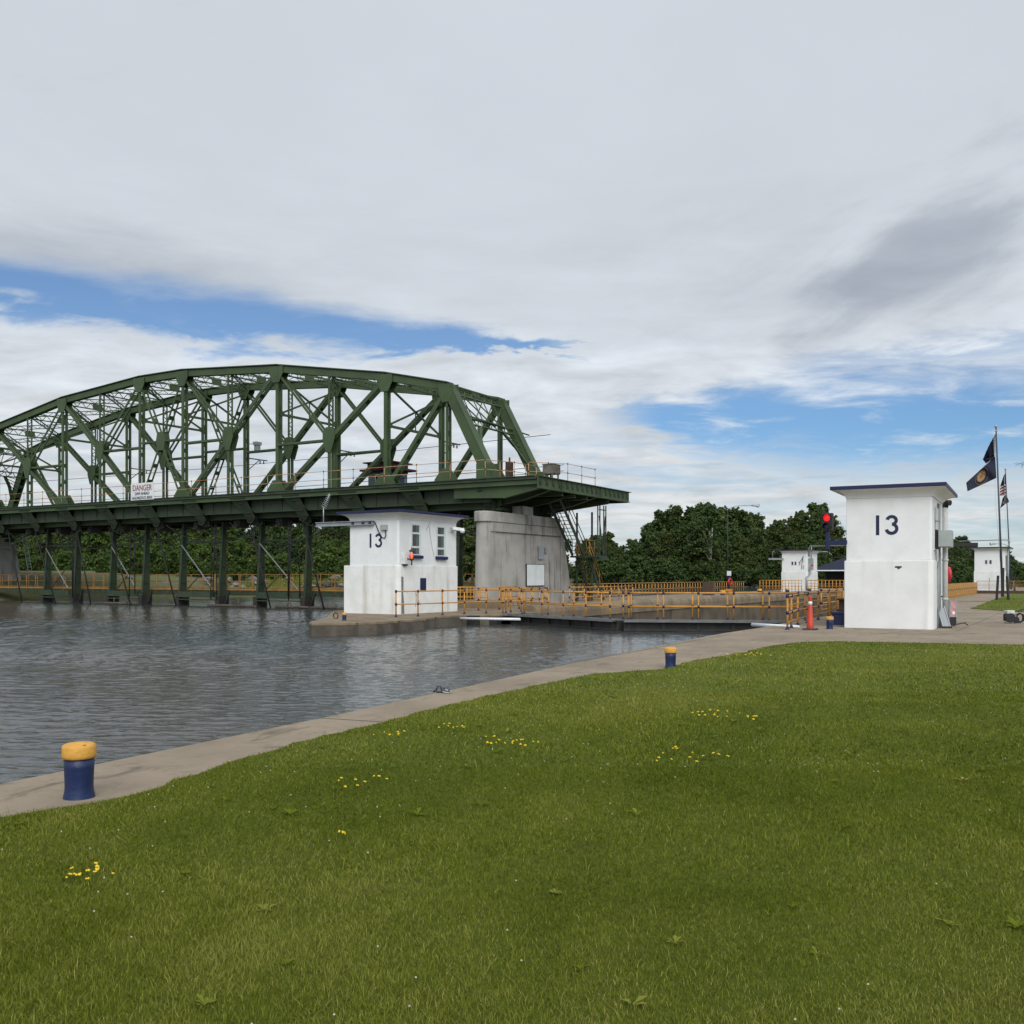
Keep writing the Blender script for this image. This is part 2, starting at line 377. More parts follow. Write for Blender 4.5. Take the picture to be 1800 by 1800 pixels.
# ------------------------------------------------------------------ mesh building
class MB:
    """collects shapes in world coordinates; build() links them as one mesh object"""
    def __init__(s): s.v = []; s.f = []; s.mi = []; s.cur = 0; s.sm = []; s.smooth = False
    def _add(s, vs, fs):
        o = len(s.v); s.v += [tuple(p) for p in vs]
        for f in fs:
            s.f.append(tuple(o + i for i in f)); s.mi.append(s.cur); s.sm.append(s.smooth)
        return s
    def quad(s, a, b, c, d): return s._add([a, b, c, d], [(0, 1, 2, 3)])
    def box(s, x0, x1, y0, y1, z0, z1):
        vs = [(x0, y0, z0), (x1, y0, z0), (x1, y1, z0), (x0, y1, z0), (x0, y0, z1), (x1, y0, z1), (x1, y1, z1), (x0, y1, z1)]
        return s._add(vs, [(0, 3, 2, 1), (4, 5, 6, 7), (0, 1, 5, 4), (1, 2, 6, 5), (2, 3, 7, 6), (3, 0, 4, 7)])
    def bar(s, p0, p1, w, h, up=(0, 0, 1), ext=0.0):
        """box beam from p0 to p1; w across, h along 'up'"""
        p0 = Vector(p0); p1 = Vector(p1); d = (p1 - p0).normalized()
        u = Vector(up); u = (u - d * u.dot(d))
        if u.length < 1e-4: u = Vector((0, 1, 0)) - d * d.y
        u.normalize(); r = d.cross(u)
        p0 = p0 - d * ext; p1 = p1 + d * ext
        vs = []
        for p in (p0, p1):
            for a, b in ((-1, -1), (1, -1), (1, 1), (-1, 1)): vs.append(p + r * (a * w / 2) + u * (b * h / 2))
        return s._add(vs, [(0, 3, 2, 1), (4, 5, 6, 7), (0, 1, 5, 4), (1, 2, 6, 5), (2, 3, 7, 6), (3, 0, 4, 7)])
    def tube(s, pts, r, n=8, cap=True, r1=None):
        pts = [Vector(p) for p in pts]; rings = []; old = s.smooth; s.smooth = True
        vs = []; fs = []
        prev = None
        for i, p in enumerate(pts):
            d = (pts[min(i + 1, len(pts) - 1)] - pts[max(i - 1, 0)]).normalized()
            u = prev if prev is not None else (Vector((0, 0, 1)) if abs(d.z) < 0.9 else Vector((1, 0, 0)))
            u = (u - d * u.dot(d)).normalized(); prev = u; q = d.cross(u)
            rr = r if r1 is None else r + (r1 - r) * i / max(1, len(pts) - 1)
            for k in range(n):
                t = 2 * math.pi * k / n; vs.append(p + (u * math.cos(t) + q * math.sin(t)) * rr)
        for i in range(len(pts) - 1):
            for k in range(n):
                a = i * n + k; b = i * n + (k + 1) % n; fs.append((a, b, b + n, a + n))
        s._add(vs, fs)
        s.smooth = False
        if cap:
            o = len(s.v) - len(vs); m = len(pts) * n
            s.f.append(tuple(o + k for k in reversed(range(n)))); s.mi.append(s.cur); s.sm.append(False)
            s.f.append(tuple(o + m - n + k for k in range(n))); s.mi.append(s.cur); s.sm.append(False)
        s.smooth = old
        return s
    def lathe(s, prof, c=(0, 0, 0), n=24, smooth=True):
        old = s.smooth; s.smooth = smooth; vs = []; fs = []
        for r, z in prof:
            for k in range(n):
                t = 2 * math.pi * k / n; vs.append((c[0] + r * math.cos(t), c[1] + r * math.sin(t), c[2] + z))
        for i in range(len(prof) - 1):
            for k in range(n):
                a = i * n + k; b = i * n + (k + 1) % n; fs.append((a, b, b + n, a + n))
        s._add(vs, fs); s.smooth = False
        o = len(s.v) - len(vs)
        s.f.append(tuple(o + len(vs) - n + k for k in range(n))); s.mi.append(s.cur); s.sm.append(False)
        s.smooth = old
        return s
    def prism(s, poly, z0, z1, taper=None):
        """poly in xy; optional second polygon for the top"""
        n = len(poly); top = taper or poly
        vs = [(p[0], p[1], z0) for p in poly] + [(p[0], p[1], z1) for p in top]
        fs = [tuple(reversed(range(n))), tuple(range(n, 2 * n))] + [(i, (i + 1) % n, n + (i + 1) % n, n + i) for i in range(n)]
        return s._add(vs, fs)
    def plate(s, poly3, thick, nrm):
        """flat polygon of 3-D points given thickness along nrm (centred)"""
        nv = Vector(nrm).normalized() * (thick / 2); n = len(poly3)
        vs = [Vector(p) - nv for p in poly3] + [Vector(p) + nv for p in poly3]
        fs = [tuple(reversed(range(n))), tuple(range(n, 2 * n))] + [(i, (i + 1) % n, n + (i + 1) % n, n + i) for i in range(n)]
        return s._add(vs, fs)
    def lattice(s, p0, p1, depth, side, t=0.09, step=None, lace=0.045):
        """two flanges with zig-zag lacing; side = direction across the member"""
        p0 = Vector(p0); p1 = Vector(p1); d = (p1 - p0); ln = d.length; d.normalize()
        u = Vector(side); u = (u - d * u.dot(d)).normalized()
        a = u * depth / 2; w = d.cross(u)
        s.bar(p0 + a, p1 + a, t, t * 0.8, u); s.bar(p0 - a, p1 - a, t, t * 0.8, u)
        k = max(2, int(ln / (step or depth * 1.0)))
        for i in range(k):
            q0 = p0 + d * (ln * i / k) + a * (1 if i % 2 else -1); q1 = p0 + d * (ln * (i + 1) / k) + a * (-1 if i % 2 else 1)
            s.bar(q0, q1, lace, lace * 0.5, w)
        return s
    def mesh(s, name, mats, org=(0, 0, 0), bevel=None):
        me = bpy.data.meshes.new(name)
        ox, oy, oz = org
        me.from_pydata([(x - ox, y - oy, z - oz) for x, y, z in s.v], [], s.f)
        for m in (mats if isinstance(mats, (list, tuple)) else [mats]): me.materials.append(m)
        me.polygons.foreach_set('material_index', s.mi)
        me.polygons.foreach_set('use_smooth', s.sm)
        me.update()
        return me
    def build(s, name, mats, parent=None, org=None, bevel=None):
        if org is None: org = ORG[parent] if parent is not None else (0, 0, 0)
        o = bpy.data.objects.new(name, s.mesh(name, mats, org)); COL.objects.link(o)
        if parent is not None: o.parent = parent; ORG[o] = ORG[parent]
        else: o.location = org; ORG[o] = tuple(org)
        if bevel:
            md = o.modifiers.new('bevel', 'BEVEL'); md.width = bevel; md.segments = 2; md.limit_method = 'ANGLE'; md.angle_limit = R(40)
        return o

def np_mesh(name, verts, quads=None, tris=None, tint=None, mat=None, smooth=False):
    me = bpy.data.meshes.new(name)
    nq = 0 if quads is None else len(quads); nt = 0 if tris is None else len(tris)
    me.vertices.add(len(verts)); me.vertices.foreach_set('co', verts.astype(np.float32).ravel())
    li = []; tot = []
    if nq: li.append(quads.ravel()); tot.append(np.full(nq, 4))
    if nt: li.append(tris.ravel()); tot.append(np.full(nt, 3))
    li = np.concatenate(li).astype(np.int32); tot = np.concatenate(tot).astype(np.int32)
    start = np.concatenate([[0], np.cumsum(tot)[:-1]]).astype(np.int32)
    me.loops.add(len(li)); me.loops.foreach_set('vertex_index', li)
    me.polygons.add(len(tot)); me.polygons.foreach_set('loop_start', start); me.polygons.foreach_set('loop_total', tot)
    if tint is not None:
        a = me.attributes.new('tint', 'FLOAT', 'POINT'); a.data.foreach_set('value', tint.astype(np.float32))
    if mat is not None: me.materials.append(mat)
    me.update(calc_edges=True); me.validate()
    return me


ORG = {}
def tag(o, label=None, cat=None, group=None, kind=None):
    if label: o['label'] = label
    if cat: o['category'] = cat
    if group: o['group'] = group
    if kind: o['kind'] = kind
    return o
def thing(name, label, cat, loc=(0, 0, 0), group=None, rz=0.0):
    """an Empty at the base of a thing; parts are children. Parts of a turned thing are built in its own axes."""
    o = bpy.data.objects.new(name, None); COL.objects.link(o)
    o.empty_display_size = 0.3
    o.location = loc; o.rotation_euler = (0, 0, rz); ORG[o] = (0, 0, 0) if rz or rz is None else tuple(loc)
    return tag(o, label, cat, group)
def local_thing(name, label, cat, loc=(0, 0, 0), group=None, rz=0.0):
    o = thing(name, label, cat, loc, group, 0.0); o.rotation_euler = (0, 0, rz); ORG[o] = (0, 0, 0)
    return o
def single(mb, name, mats, label, cat, org=(0, 0, 0), group=None, bevel=None):
    return tag(mb.build(name, mats, None, org, bevel), label, cat, group)
def struct(mb, name, mats, kind='structure', bevel=None):
    return tag(mb.build(name, mats, None, (0, 0, 0), bevel), kind=kind)
def copy_tree(o, parent=None):
    c = o.copy(); COL.objects.link(c); ORG[c] = ORG[o]
    if parent is not None: c.parent = parent
    for ch in list(o.children): copy_tree(ch, c)
    return c
def text_part(body, size, name, mat, parent, origin, xdir, zdir, thick=0.012, align='CENTER', xscale=1.0, org=None):
    """lettering as a thin solid: origin = centre of the base line, xdir = reading direction"""
    cu = bpy.data.curves.new('t', 'FONT'); cu.body = body; cu.size = size; cu.align_x = align; cu.extrude = thick / 2
    cu.resolution_u = 3
    ob = bpy.data.objects.new('t', cu); COL.objects.link(ob)
    bpy.context.view_layer.update()
    me = bpy.data.meshes.new_from_object(ob.evaluated_get(bpy.context.evaluated_depsgraph_get()))
    bpy.data.objects.remove(ob); bpy.data.curves.remove(cu)
    xd = Vector(xdir).normalized(); zd = Vector(zdir).normalized(); nd = xd.cross(zd)
    og = ORG[parent]
    M = Matrix(((xd.x * xscale, zd.x, nd.x, origin[0] - og[0]), (xd.y * xscale, zd.y, nd.y, origin[1] - og[1]), (xd.z * xscale, zd.z, nd.z, origin[2] - og[2]), (0, 0, 0, 1)))
    me.transform(M); me.materials.clear(); me.materials.append(mat); me.name = name
    o = bpy.data.objects.new(name, me); COL.objects.link(o); o.parent = parent; ORG[o] = og
    return o

# ------------------------------------------------------------------ ground, paving, lawns, water
WL = -0.47
def wquad(x0, x1, y0, y1, z): mb.quad((x0, y0, z), (x1, y0, z), (x1, y1, z), (x0, y1, z))
def build_water():
    """river surface: wind ripples as real relief (finer close to the bank), flat farther out"""
    rg = np.random.default_rng(7)
    na, nr = 760, 1700
    h = np.radians(np.linspace(-44, 24, na)); d = np.exp(np.linspace(np.log(5.5), np.log(112.0), nr))
    D_, H_ = np.meshgrid(d, h, indexing='ij')
    X = np.sin(H_) * D_; Y = np.cos(H_) * D_
    x = X * CY - Y * SY; y = X * SY + Y * CY
    z = np.zeros_like(x)
    for k in range(72):
        lam = np.exp(rg.uniform(np.log(0.13), np.log(0.55))) if k < 64 else rg.uniform(1.0, 2.4); th = np.radians(-60 + rg.normal(0, 24)); ph = rg.uniform(0, 6.28)
        amp = (0.0195 if k < 64 else 0.003) * lam / (2 * np.pi) * rg.uniform(0.6, 1.4)
        cell = D_ * 0.0018                                     # drop waves finer than the mesh
        fade = np.clip((lam / cell - 1.8) / 1.8, 0, 1)
        kx, ky = np.cos(th) * 2 * np.pi / lam, np.sin(th) * 2 * np.pi / lam
        z += fade * amp * np.sin(kx * x + ky * y + ph + 0.9 * np.sin(0.19 * kx * y - 0.17 * ky * x + ph * 3))
    g = np.zeros_like(x)
    for f, k in ((0.05, 1.0), (0.12, 0.8), (0.27, 0.6)):
        for q in range(3):
            t = rg.uniform(0, 6.28); g += k * np.sin(f * 2.2 * (x * np.cos(t) + 1.6 * y * np.sin(t)) + rg.uniform(0, 6.28))
    gust = np.clip(0.95 + 0.16 * g, 0.5, 1.35)
    shelter = 1 - 0.55 * np.clip((x + 24) / 6, 0, 1) * np.clip((y - 16) / 12, 0, 1)
    edge = np.clip((112 - D_) / 15, 0, 1) * np.clip((H_ + np.radians(44)) / 0.1, 0, 1)
    z = WL + z * gust * shelter * edge
    keep = ~((y > 38.6) & (x > -28.5))                          # not inside the lock chamber
    idx = np.arange(na * nr).reshape(nr, na)
    q = np.stack([idx[:-1, :-1], idx[:-1, 1:], idx[1:, 1:], idx[1:, :-1]], -1).reshape(-1, 4)
    kk = keep.ravel()[q].all(1); q = q[kk][:, ::-1]
    v = np.stack([x.ravel(), y.ravel(), z.ravel()], 1)
    # flat continuation: behind, beside and beyond the ripple field
    ex = []; eq = []
    o = len(v)
    def ring(h0, h1, d0, d1, n):
        nonlocal o
        hh = np.radians(np.linspace(h0, h1, n + 1))
        for dd in (d0, d1):
            ex.append(np.stack([np.sin(hh) * dd * CY - np.cos(hh) * dd * SY, np.sin(hh) * dd * SY + np.cos(hh) * dd * CY, np.full(n + 1, WL)], 1))
        i0 = o + np.arange(n); eq.append(np.stack([i0, i0 + n + 1, i0 + n + 2, i0 + 1], 1)[:, ::-1][:, ::-1]); o += 2 * (n + 1)
    ring(-44, 24, 112.0, 2500.0, 90); ring(24, 80, 140.0, 2500.0, 60); ring(-180, -44, 5.5, 2500.0, 60)
    v = np.concatenate([v] + ex); q = np.concatenate([q] + eq)
    me = np_mesh('water', v, q.astype(np.int32), None, None, WATER)
    me.polygons.foreach_set('use_smooth', np.ones(len(me.polygons), bool)); me.update()
    ob = bpy.data.objects.new('water', me); COL.objects.link(ob); tag(ob, kind='structure')
build_water()
mb = MB(); wquad(-22.6, -9.5, 38.0, 107.5, -4.6); struct(mb, 'lock_water', WATER)
mb = MB(); wquad(-2500, 2500, -600, 3500, -6.5); struct(mb, 'river_bed', pmat('river mud', (0.07, 0.06, 0.045), None, 0.3, 0.9))

edge = [(-7.45, -12), (-7.64, 4.68), (-7.93, 9.5), (-8.35, 14.0), (-8.62, 16.71), (-9.0, 22.5), (-9.30, 28.07), (-9.25, 31.4), (-9.5, 37.4), (-10.0, 38.2)]
edge2 = [(-10.0, 38.9), (-9.5, 39.2), (-9.5, 165)]
poly = edge + edge2 + [(140, 165), (140, -12)]
mb = MB(); n = len(poly)
mb._add([(x, y, 0) for x, y in poly], [tuple(reversed(range(n)))])
for i in range(n):
    j = (i + 1) % n
    mb.quad((poly[i][0], poly[i][1], 0), (poly[j][0], poly[j][1], 0), (poly[j][0], poly[j][1], -6), (poly[i][0], poly[i][1], -6))
mb.cur = 1
def joint(a, b, w=0.02):
    a = Vector((a[0], a[1], 0.004)); b = Vector((b[0], b[1], 0.004)); d = (b - a).normalized(); p = Vector((-d.y, d.x, 0)) * w / 2
    mb.quad(a - p, b - p, b + p, a + p)
joint((-8.9, 26.4), (-7.3, 31.6)); joint((-7.3, 31.6), (14, 32.6)); joint((-4.6, 29.4), (-3.4, 33.2)); joint((-5.6, 28.6), (-4.4, 33.2))
joint((-3.4, 33.2), (-3.4, 75)); joint((-9.4, 49), (-4.6, 50.6)); joint((-9.4, 62), (-5, 63.5)); joint((-3.4, 38.6), (20, 37.4), 0.05)
for yy in (3.0, 8.8, 15.2, 21.0): joint((-8.9 if yy > 15 else -7.9, yy), (-6.6, yy + 0.2))
joint((-7.9, 5), (-8.65, 16.7), 0.03); joint((-8.65, 16.7), (-9.0, 28.0), 0.03)
struct(mb, 'quay_paving', [PAVE, JOINT])

# first lawn: ragged edge towards the coping and the paving
lawn_pts = [(-6.3, -12), (-6.4, 1.0), (-6.52, 3.9), (-6.28, 4.6), (-6.38, 5.2), (-6.80, 7.0), (-7.03, 9.3), (-7.27, 12.3), (-7.30, 15.0), (-6.58, 16.5), (-6.72, 18.5), (-6.5, 20.68), (-6.52, 23.2), (-6.3, 24.9), (-5.6, 25.7), (-3.84, 26.2), (-1.28, 26.75), (12, 29.5), (60, 38), (60, -12)]
def rough_edge(pts, step, amp, rr):
    out = []
    for i in range(len(pts)):
        a = Vector(pts[i]); b = Vector(pts[(i + 1) % len(pts)]); ln = (b - a).length
        k = max(1, int(min(ln, 60) / step)) if ln < 40 else 1
        nn = Vector((b.y - a.y, a.x - b.x)).normalized()
        for q in range(k):
            p = a.lerp(b, q / k); j = rr.uniform(-amp, amp) if ln < 40 else 0
            out.append((p.x + nn.x * j, p.y + nn.y * j))
    return out
LAWN = rough_edge(lawn_pts, 0.25, 0.05, random.Random(3))
mb = MB(); mb._add([(x, y, 0.022) for x, y in LAWN], [tuple(reversed(range(len(LAWN))))])
for i in range(len(LAWN)):
    a = LAWN[i]; b = LAWN[(i + 1) % len(LAWN)]
    mb.quad((a[0], a[1], 0.022), (b[0], b[1], 0.022), (b[0], b[1], -0.03), (a[0], a[1], -0.03))
struct(mb, 'lawn', TURF)
lawn2 = [(-5.15, 55.9), (-2.5, 51.9), (6, 47.5), (60, 44), (139, 60), (139, 164), (-5.9, 164), (-6.1, 105), (-5.6, 75)]
LAWN2 = rough_edge(lawn2, 0.5, 0.06, random.Random(5))
mb = MB(); mb._add([(x, y, 0.022) for x, y in LAWN2], [tuple(range(len(LAWN2)))])
struct(mb, 'far_lawn', TURF)

# far bank: ground that rises from the waterline (heading, distance to the water, width of the slope)
def far_bank():
    prm = [(-75, 120, 3.0), (-45, 105, 2.6), (-30, 98, 2.4), (-24, 97, 2.3), (-18, 101, 2.2), (-13, 112, 2.0), (-9, 124, 1.9), (-4, 150, 1.6), (0, 176, 1.3), (4, 196, 1.0), (9, 210, 0.8), (15, 216, 0.8), (20, 220, 0.9), (26, 200, 0.9), (35, 190, 1.0), (60, 180, 1.2)]
    offs = [(-2, -1.2), (0, -0.47), (1.0, -0.15), (3.5, 0.25), (8, 0.6), (14, 0.85), (24, 1.0), (60, 1.2), (300, 1.3), (1500, 1.3)]
    P = []
    rr = random.Random(8)
    steps = 140
    for i in range(steps + 1):
        h = -75 + 135 * i / steps
        for k in range(len(prm) - 1):
            if prm[k][0] <= h <= prm[k + 1][0]:
                t = (h - prm[k][0]) / (prm[k + 1][0] - prm[k][0]); d = prm[k][1] * (1 - t) + prm[k + 1][1] * t; zt = prm[k][2] * (1 - t) + prm[k + 1][2] * t
                break
        d += rr.uniform(-1.2, 1.2)
        for o, zf in offs:
            dd = d + o; p = LXY(math.sin(R(h)) * dd, math.cos(R(h)) * dd)
            z = zf * zt if zf > 0 else zf
            if 0.5 < o < 60: z += rr.uniform(-0.12, 0.12)
            P.append((p[0], p[1], z))
    m = MB(); m.smooth = True; n = len(offs)
    fs = [(i * n + k, (i + 1) * n + k, (i + 1) * n + k + 1, i * n + k + 1) for i in range(steps) for k in range(n - 1)]
    m._add(P, fs)
    return m
BANK = pmat('weedy bank', (0.105, 0.125, 0.034), (0.14, 0.125, 0.065), 0.35, 0.95, 0.8, 3, spot=(0.9, 0.60, (0.16, 0.13, 0.11)), bdist=0.3)
struct(far_bank(), 'far_bank', BANK)

# island lock wall that carries the left lock house and the bridge pier
isl = [(-24.75, 27.0), (-24.3, 26.65), (-23.6, 27.2), (-22.85, 28.6), (-22.95, 31.9), (-23.75, 32.3), (-23.6, 36.2), (-22.6, 37.2), (-22.6, 38.0)]
islL = [(-33.5, 107), (-33.5, 40.0), (-31.5, 36.0), (-27.1, 30.6), (-25.1, 27.5)]
lw = thing('lock_wall', 'long weathered concrete lock wall with rounded edge and pointed nose between river and lock', 'lock wall', (-26, 38, 0))
p = isl + [(-22.6, 40.5), (-23.4, 40.5), (-23.4, 107)] + islL
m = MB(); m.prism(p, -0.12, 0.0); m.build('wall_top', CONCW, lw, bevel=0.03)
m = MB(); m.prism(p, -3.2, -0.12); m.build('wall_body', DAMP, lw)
for jx, jy in ((-23.25, 27.9), (-22.87, 30.0), (-23.70, 33.6)): MB().box(jx - 0.06, jx + 0.06, jy - 0.03, jy + 0.03, -0.7, -0.02).build('wall_joint', JOINT, lw)
m = MB()
prof = [(-0.05, -0.42), (-0.005, -0.40), (0.0, -0.05), (-0.05, 0.12), (-0.16, 0.24), (-0.34, 0.30), (-0.79, 0.30), (-0.79, -0.3)]
ys = [40.5 + i * 3.0 for i in range(23)]
for i in range(len(ys) - 1):
    y0, y1 = ys[i] + 0.02, ys[i + 1] - 0.02; k = len(prof)
    vs = [(-22.6 + a, y0, z) for a, z in prof] + [(-22.6 + a, y1, z) for a, z in prof]
    fs = [(q, q + 1, k + q + 1, k + q) for q in range(k - 1)] + [tuple(range(k)), tuple(reversed(range(k, 2 * k)))]
    m._add(vs, fs)
co = m.build('coping', CONCW, lw)
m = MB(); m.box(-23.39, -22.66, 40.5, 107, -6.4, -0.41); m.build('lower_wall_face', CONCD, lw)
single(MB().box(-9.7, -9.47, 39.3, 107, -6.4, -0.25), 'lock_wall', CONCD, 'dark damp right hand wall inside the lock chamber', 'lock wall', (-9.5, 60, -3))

# ------------------------------------------------------------------ the steel truss bridge
SPAN_TOP = [(-33.88, 13.4), (-38.65, 14.5), (-48.1, 16.05), (-57.6, 16.75), (-62.4, 16.75), (-71.9, 16.05), (-81.35, 14.5), (-86.12, 13.4)]
YN, YF = 49.47, 55.6
DZ = 7.4
def truss_bridge():
    br = thing('truss_bridge', 'long green steel truss bridge with arched top chord above the movable dam', 'bridge', (-60, 52.5, 5.7))
    cx = -60.0
    def mir(x): return 2 * cx - x
    def double(mb_, p0, p1, w, t, gap):       # two channels side by side (across the truss plane)
        for s_ in (-1, 1):
            o = Vector((0, s_ * gap / 2, 0)); mb_.bar(Vector(p0) + o, Vector(p1) + o, t, w, Vector(p1) - Vector(p0) if False else _perp(p0, p1))
        return mb_
    def _perp(p0, p1):
        d = (Vector(p1) - Vector(p0)).normalized(); return Vector((-d.z, 0, d.x))
    def battens(mb_, p0, p1, w, gap, k):
        p0 = Vector(p0); p1 = Vector(p1)
        for i in range(k):
            c = p0.lerp(p1, (i + 0.5) / k); d = (p1 - p0).normalized() * 0.16
            mb_.bar(c - d, c + d, gap, 0.03, _perp(p0, p1))
        return mb_
    for Y in (YN, YF):
        tops = [Vector((x, Y, z)) for x, z in SPAN_TOP]
        A = Vector((-30.66, Y, 7.35)); Bv = Vector((mir(-30.66), Y, 7.35))
        m = MB()
        for a, b in zip(tops[:-1], tops[1:]):
            m.bar(a, b, 0.44, 0.44, (0, 0, 1), 0.06)
            d = (b - a).normalized(); m.bar(a + Vector((0, 0, 0.30)), b + Vector((0, 0, 0.30)), 0.66, 0.06, (0, 0, 1), 0.05)
        m.build('top_chord', GREEN, br)
        for a, b in ((tops[0], A), (tops[-1], Bv)):
            m = MB(); double(m, a, b, 0.62, 0.07, 0.50)
            d = (b - a).normalized(); pp = _perp(a, b); sg = 1 if pp.z > 0 else -1
            m.bar(a + pp * sg * 0.34, b + pp * sg * 0.34, 0.66, 0.05, pp)
            battens(m, a - pp * sg * 0.3, b - pp * sg * 0.3, 0.3, 0.5, 7)
            m.build('end_post', GREEN, br)
        m = MB()
        for s_ in (-1, 1): m.bar((A.x + 0.6, Y + s_ * 0.24, 6.45), (Bv.x - 0.6, Y + s_ * 0.24, 6.45), 0.07, 1.25)
        m.box(Bv.x - 0.6, A.x + 0.6, Y - 0.36, Y + 0.36, 5.76, 5.82)
        m.build('bottom_chord', GREEN, br)
        for x, z in SPAN_TOP:
            thin = abs(x - cx) > 25
            m = MB(); w = 0.16 if thin else 0.235
            double(m, (x, Y, 7.0), (x, Y, z - 0.25), w, 0.10, 0.34)
            battens(m, (x, Y, 7.4), (x, Y, z - 0.6), 0.3, 0.34, 6)
            m.build('post', GREEN, br)
            gl = 0.55 if thin else 0.62
            for s_ in (-1, 1):
                yy = Y + s_ * 0.285
                MB().plate([(x - gl, yy, z + 0.16), (x + gl, yy, z + 0.16), (x + gl, yy, z - 0.35), (x + 0.28, yy, z - 0.95), (x - 0.28, yy, z - 0.95), (x - gl, yy, z - 0.35)], 0.03, (0, 1, 0)).build('gusset_plate', GREEN, br)
                if s_ < 0 or abs(x - cx) < 25: MB().plate([(x - 0.85, yy, 6.6), (x + 0.85, yy, 6.6), (x + 0.85, yy, 7.7), (x + 0.3, yy, 8.35), (x - 0.3, yy, 8.35), (x - 0.85, yy, 7.7)], 0.03, (0, 1, 0)).build('gusset_plate', GREEN, br)
        for a in (A, Bv):
            for s_ in (-1, 1):
                yy = Y + s_ * 0.285
                MB().plate([(a.x - 1.0, yy, 5.9), (a.x + 0.8, yy, 5.9), (a.x + 0.8, yy, 7.5), (a.x + 0.2, yy, 8.5), (a.x - 1.0, yy, 8.5)], 0.03, (0, 1, 0)).build('gusset_plate', GREEN, br)
        # diagonals, hangers and counters of the outer panels
        for sgn in (1, -1):
            def X(x): return x if sgn > 0 else mir(x)
            zt = {x: z for x, z in SPAN_TOP}
            for xb, xt in ((-57.6, -48.1), (-48.1, -38.65), (-38.65, -33.88)):
                p0 = Vector((X(xb), Y, 7.2)); p1 = Vector((X(xt), Y, zt[xt] - 0.1))
                m = MB(); double(m, p0, p1, 0.265, 0.08, 0.40); battens(m, p0.lerp(p1, 0.1), p1.lerp(p0, 0.1), 0.3, 0.40, 5)
                m.build('diagonal', GREEN, br)
                if xt == -33.88: continue
                mid = p0.lerp(p1, 0.5); mx = mid.x
                # chord height above the mid point
                ztop = None
                for (xa, za), (xc, zc) in zip(SPAN_TOP[:-1], SPAN_TOP[1:]):
                    if xc <= mx <= xa: ztop = za + (zc - za) * (mx - xa) / (xc - xa)
                m = MB(); m.lattice((mx, Y, mid.z), (mx, Y, ztop - 0.2), 0.36, (0, 1, 0), 0.10, 0.30, 0.06); m.bar((mx - 0.09, Y - 0.18, mid.z), (mx - 0.09, Y - 0.18, ztop), 0.02, 0.05); m.build('hanger', GREEN, br)
                m = MB(); double(m, (mx, Y, 7.0), (mx, Y, mid.z), 0.22, 0.09, 0.36); m.build('hanger', GREEN, br)
                # counter from the inner top node, strut to the inner post
                m = MB(); double(m, (X(xb), Y, zt[xb] - 0.2), mid, 0.15, 0.07, 0.40); m.build('counter_brace', GREEN, br)
                m = MB(); m.lattice((mx, Y, mid.z), (X(xb), Y, mid.z), 0.36, (0, 1, 0), 0.14, 0.3, 0.06); m.build('longitudinal_strut', GREEN, br)
                for s_ in (-1, 1):
                    yy = Y + s_ * 0.27
                    MB().plate([(mx - 0.5, yy, mid.z + 0.55), (mx - 0.2, yy, mid.z + 0.85), (mx + 0.45, yy, mid.z + 0.85), (mx + 0.55, yy, mid.z + 0.1), (mx + 0.2, yy, mid.z - 0.85), (mx - 0.2, yy, mid.z - 0.85), (mx - 0.5, yy, mid.z)], 0.03, (0, 1, 0)).build('gusset_plate', GREEN, br)
        # centre panel cross bracing
        for a, b in ((-57.6, -62.4), (-62.4, -57.6)):
            m = MB(); double(m, (a, Y, 16.5), (b, Y, 7.2), 0.13, 0.06, 0.40); battens(m, (a, Y, 16.5), (b, Y, 7.2), 0.2, 0.40, 8); m.build('counter_brace', GREEN, br)
        MB().plate([(-60.35, Y, 12.6), (-59.65, Y, 12.6), (-59.5, Y, 11.9), (-59.65, Y, 11.2), (-60.35, Y, 11.2), (-60.5, Y, 11.9)], 0.50, (0, 1, 0)).build('gusset_plate', GREEN, br)
        m = MB(); m.lattice((-62.4, Y, 11.9), (-57.6, Y, 11.9), 0.36, (0, 1, 0), 0.12, 0.3, 0.05); m.build('longitudinal_strut', GREEN, br)
    # top laterals and sway frames
    def topz(x):
        for (xa, za), (xc, zc) in zip(SPAN_TOP[:-1], SPAN_TOP[1:]):
            if xc <= x <= xa: return za + (zc - za) * (x - xa) / (xc - xa)
    xs = [-33.88, -38.65, -43.4, -48.1, -52.85, -57.6, -62.4, -67.15, -71.9, -76.6, -81.35, -86.12]
    for x in xs:
        z = topz(x)
        m = MB(); m.lattice((x, YN + 0.25, z - 0.05), (x, YF - 0.25, z - 0.05), 0.46, (0, 0, 1), 0.10, 0.42, 0.05)
        m.box(x - 0.03, x + 0.03, 52.1, 53.0, z - 0.26, z + 0.16)
        m.build('lateral_strut', GREEN, br)
    for x0, x1 in zip(xs[:-1], xs[1:]):
        z0, z1 = topz(x0), topz(x1)
        for ya, yb in ((YN, YF), (YF, YN)):
            m = MB(); m.lattice((x0, ya, z0 + 0.02), (x1, yb, z1 + 0.02), 0.30, (0, 0, 1), 0.08, 0.45, 0.045); m.build('lateral_brace', GREEN, br)
    for x, z in SPAN_TOP[1:-1]:
        zl = z - 3.1
        m = MB()
        m.bar((x, YN, z - 0.5), (x, YF, zl), 0.10, 0.12); m.bar((x, YF, z - 0.5), (x, YN, zl), 0.10, 0.12)
        m.bar((x, YN, zl), (x, YF, zl), 0.12, 0.16); m.bar((x, 52.53, z - 1.9), (x, 52.53, zl), 0.06, 0.06)
        for yy, s_ in ((YN, 1), (YF, -1)): m.plate([(x, yy, zl - 0.25), (x, yy + s_ * 0.7, zl), (x, yy, zl + 0.5)], 0.04, (1, 0, 0))
        m.build('sway_frame', GREEN, br)
